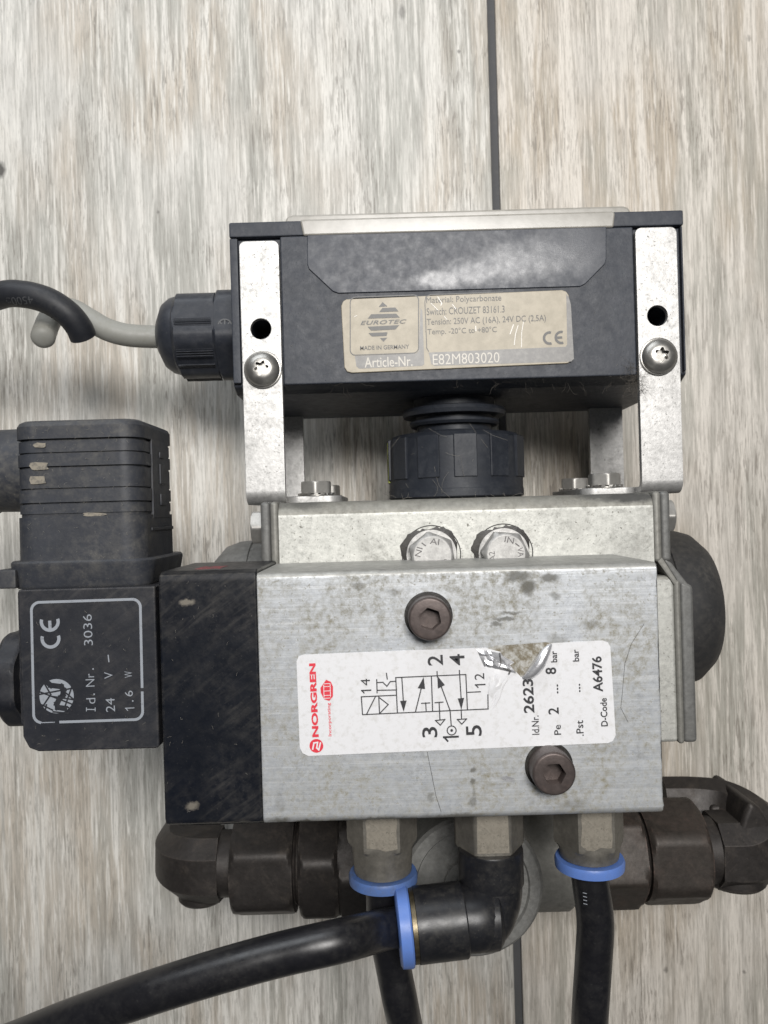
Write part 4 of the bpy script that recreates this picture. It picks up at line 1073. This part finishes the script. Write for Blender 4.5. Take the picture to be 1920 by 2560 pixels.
obj('elbow_sleeve', loft([(0, 7.2), (0.3, 7.5), (Lr, 7.5), (Lr+0.1, 7.3)], o_, d_, 64), M['fit_black'], ef)
obj('brass_ring', loft([(Lr+0.1, 7.35), (Lr+1.0, 7.35), (Lr+1.1, 6.5)], o_, d_, 56), M['brass'], ef)
rg_ = loft([(Lr+1.1, 5.5), (Lr+1.15, 7.7), (Lr+1.5, 8.0), (Lr+3.6, 7.9), (Lr+4.0, 7.2), (Lr+4.05, 4.4)], o_, d_, 64)
obj('release_ring', rg_, M['blue'], ef)
# tubes: things of their own, held by the fittings
tp = o_ + d_*(Lr-1)
pts = [tp, tp + d_*6, P(860, 2349, 153.5), P(687, 2389, 152), P(520, 2436, 152), P(350, 2490, 153), P(170, 2553, 157), P(-10, 2622, 163), P(-260, 2700, 176), P(-600, 2800, 200)]
obj('air_tube', tube(pts, 4.0, 28, 10), M['tube'], None, wn=False, label='black air tube running left out of the elbow fitting', cat='tube')['group'] = 'black air tubes'
pts = [Vector((xr_, yr_+1.5, zt)), Vector((xr_, yr_-4, zt)), P(1488, 2300, 172), P(1484, 2400, 173), P(1474, 2560, 176), P(1470, 2720, 196), P(1462, 2900, 224), P(1450, 3100, 262)]
obj('air_tube', tube(pts, 4.05, 28, 10), M['tube'], None, wn=False, label='black air tube running down from the right push-in fitting', cat='tube')['group'] = 'black air tubes'
tk = Ink(167.85, (0, 0), 1)
for k in range(4): tk.line((1458+k*0.5, 2232+k*9), (1466+k*0.5, 2234+k*9), w=1.8)
tk.make('tube_print', M['print_grey'], bpy.data.objects['air_tube.001'])
pts = [Vector((xl_, yl_+1.5, zt)), Vector((xl_, yl_-4, zt-0.5)), P(964, 2310, 174), P(984, 2420, 176), P(1012, 2560, 180), P(1050, 2740, 214), P(1100, 2900, 240), P(1130, 3050, 266)]
obj('air_tube', tube(pts, 4.0, 28, 10), M['tube'], None, wn=False, label='black air tube running down behind the elbow fitting', cat='tube')['group'] = 'black air tubes'

# ----------------------------------------------------------------- cables at the left
gcx = gx0+0.2-L2
ptsg = [Vector((gcx+4, yg, zg)), Vector((gcx-1, yg, zg)), P(320, 838, 232), P(268, 824, 231), P(225, 800, 231), P(180, 775, 232), P(143, 775, 233), P(124, 800, 230), P(113, 826, 226), P(106, 848, 221)]
gc_ = tube(ptsg, lambda t: 3.35 if t < 0.97 else 3.35*math.sqrt(max(0.1, 1-((t-0.97)/0.034)**2)), 28, 12)
obj('grey_cable', gc_, M['cable_grey'], None, wn=False, label='short grey cable end curling out of the cable gland', cat='cable')
ptsb = [P(-420, 1100, 275), P(-220, 900, 250), P(-90, 782, 226), P(0, 739, 218), P(60, 736, 216), P(120, 752, 216), P(168, 783, 217), P(196, 816, 219), P(208, 842, 221)]
bcab = obj('black_cable', tube(ptsb, 3.7, 28, 12), M['cable'], None, wn=False, label='black cable curving in from the left edge over the grey cable end', cat='cable')
def onto(p):
    # lay the print on the rounded top of the cable
    x, y, z = p; best = min(catmull(ptsb, 24), key=lambda q: (q.x-x)**2+(q.y-y)**2 + (0 if q.z > Z(235) else 1e6))
    d = math.hypot(best.x-x, best.y-y)
    return (x, y, best.z + math.sqrt(max(0.0, 3.7**2 - d*d)) + 0.06)
pk = Ink(212.5, (0, 0), 1); pk.text('4500:x', 42, 750, 82, 16, 180, -0.005, warp=onto); pk.make('cable_print', M['print_faint'], bcab)

# ----------------------------------------------------------------- lint and fluff caught on the assembly
def lint(name, n, region, par, seed, length=(3, 9), rad=0.035, curl=1.0, mat='lint'):
    rnd = random.Random(seed); bm = bm_new()
    for _ in range(n):
        p = region(rnd); pts = [p]; d = Vector((rnd.uniform(-1, 1), rnd.uniform(-1, 1), rnd.uniform(-.12, .15))).normalized()
        L = rnd.uniform(*length); m = 5
        for k in range(m):
            d = (d + Vector((rnd.uniform(-1, 1), rnd.uniform(-1, 1), rnd.uniform(-.15, .15)))*0.45*curl).normalized(); p = p + d*L/m; pts.append(p)
        merge(bm, tube(pts, rad, 4, 3))
    return obj(name, bm, M[mat], par, wn=False, kind='stuff')
def reg_edge(r): return P(r.uniform(720, 1580), r.uniform(945, 972), r.uniform(206, 211))
def reg_knob(r):
    a = r.uniform(R(30), R(150)); return Vector((kx + 20.3*math.cos(a), r.uniform(yk0+1, yk1), Z(CA) + 20.3*math.sin(a)))
def reg_foot(r): 
    a = r.uniform(R(20), R(160)); return Vector((kx + 20.3*math.cos(a), yk0+r.uniform(-.3, .5), Z(CA) + 20.4*math.sin(a)))
lint('lint', 44, reg_edge, sw, 1, (1.5, 4.5), 0.022, 1.4, 'fuzz')
lint('lint', 16, reg_knob, knob, 2, (3, 9), 0.028, 0.5)
lint('lint', 16, reg_foot, knob, 3, (3, 7), 0.028)
def reg_fl(r): return P(1588 + r.gauss(0, 12), 950 + r.gauss(0, 16), r.uniform(204.5, 206.5))
lint('lint', 90, reg_fl, sw, 4, (2, 5), 0.024, 2.0, 'fuzz')
def reg_pl(r): return P(r.uniform(70, 330), r.uniform(1060, 1400), CQ-0.15)
def reg_coil(r): return P(r.uniform(60, 640), r.uniform(1480, 2030), 157.9 if r.random() < .6 else CC-0.2)
for seed, rg2, par, n in ((5, reg_pl, plug, 70), (6, lambda r: P(r.uniform(60, 385), r.uniform(1480, 1860), CC-0.1), coil, 26), (7, lambda r: P(r.uniform(410, 640), r.uniform(1450, 2040), EF-0.1), endc, 24), (8, lambda r: P(r.uniform(720, 1580), r.uniform(745, 940), 206.7), sw, 50)):
    rnd = random.Random(seed); bm = bm_new()
    for _ in range(n):
        p = rg2(rnd); d = Vector((rnd.uniform(-1, 1), rnd.uniform(-1, 1), 0)).normalized(); L = rnd.uniform(0.2, 0.9)
        merge(bm, tube([p, p+d*L*.5+Vector((rnd.uniform(-.2, .2), rnd.uniform(-.2, .2), .05)), p+d*L], 0.02, 4, 2))
    obj('lint', bm, M['lint'], par, wn=False, kind='stuff')
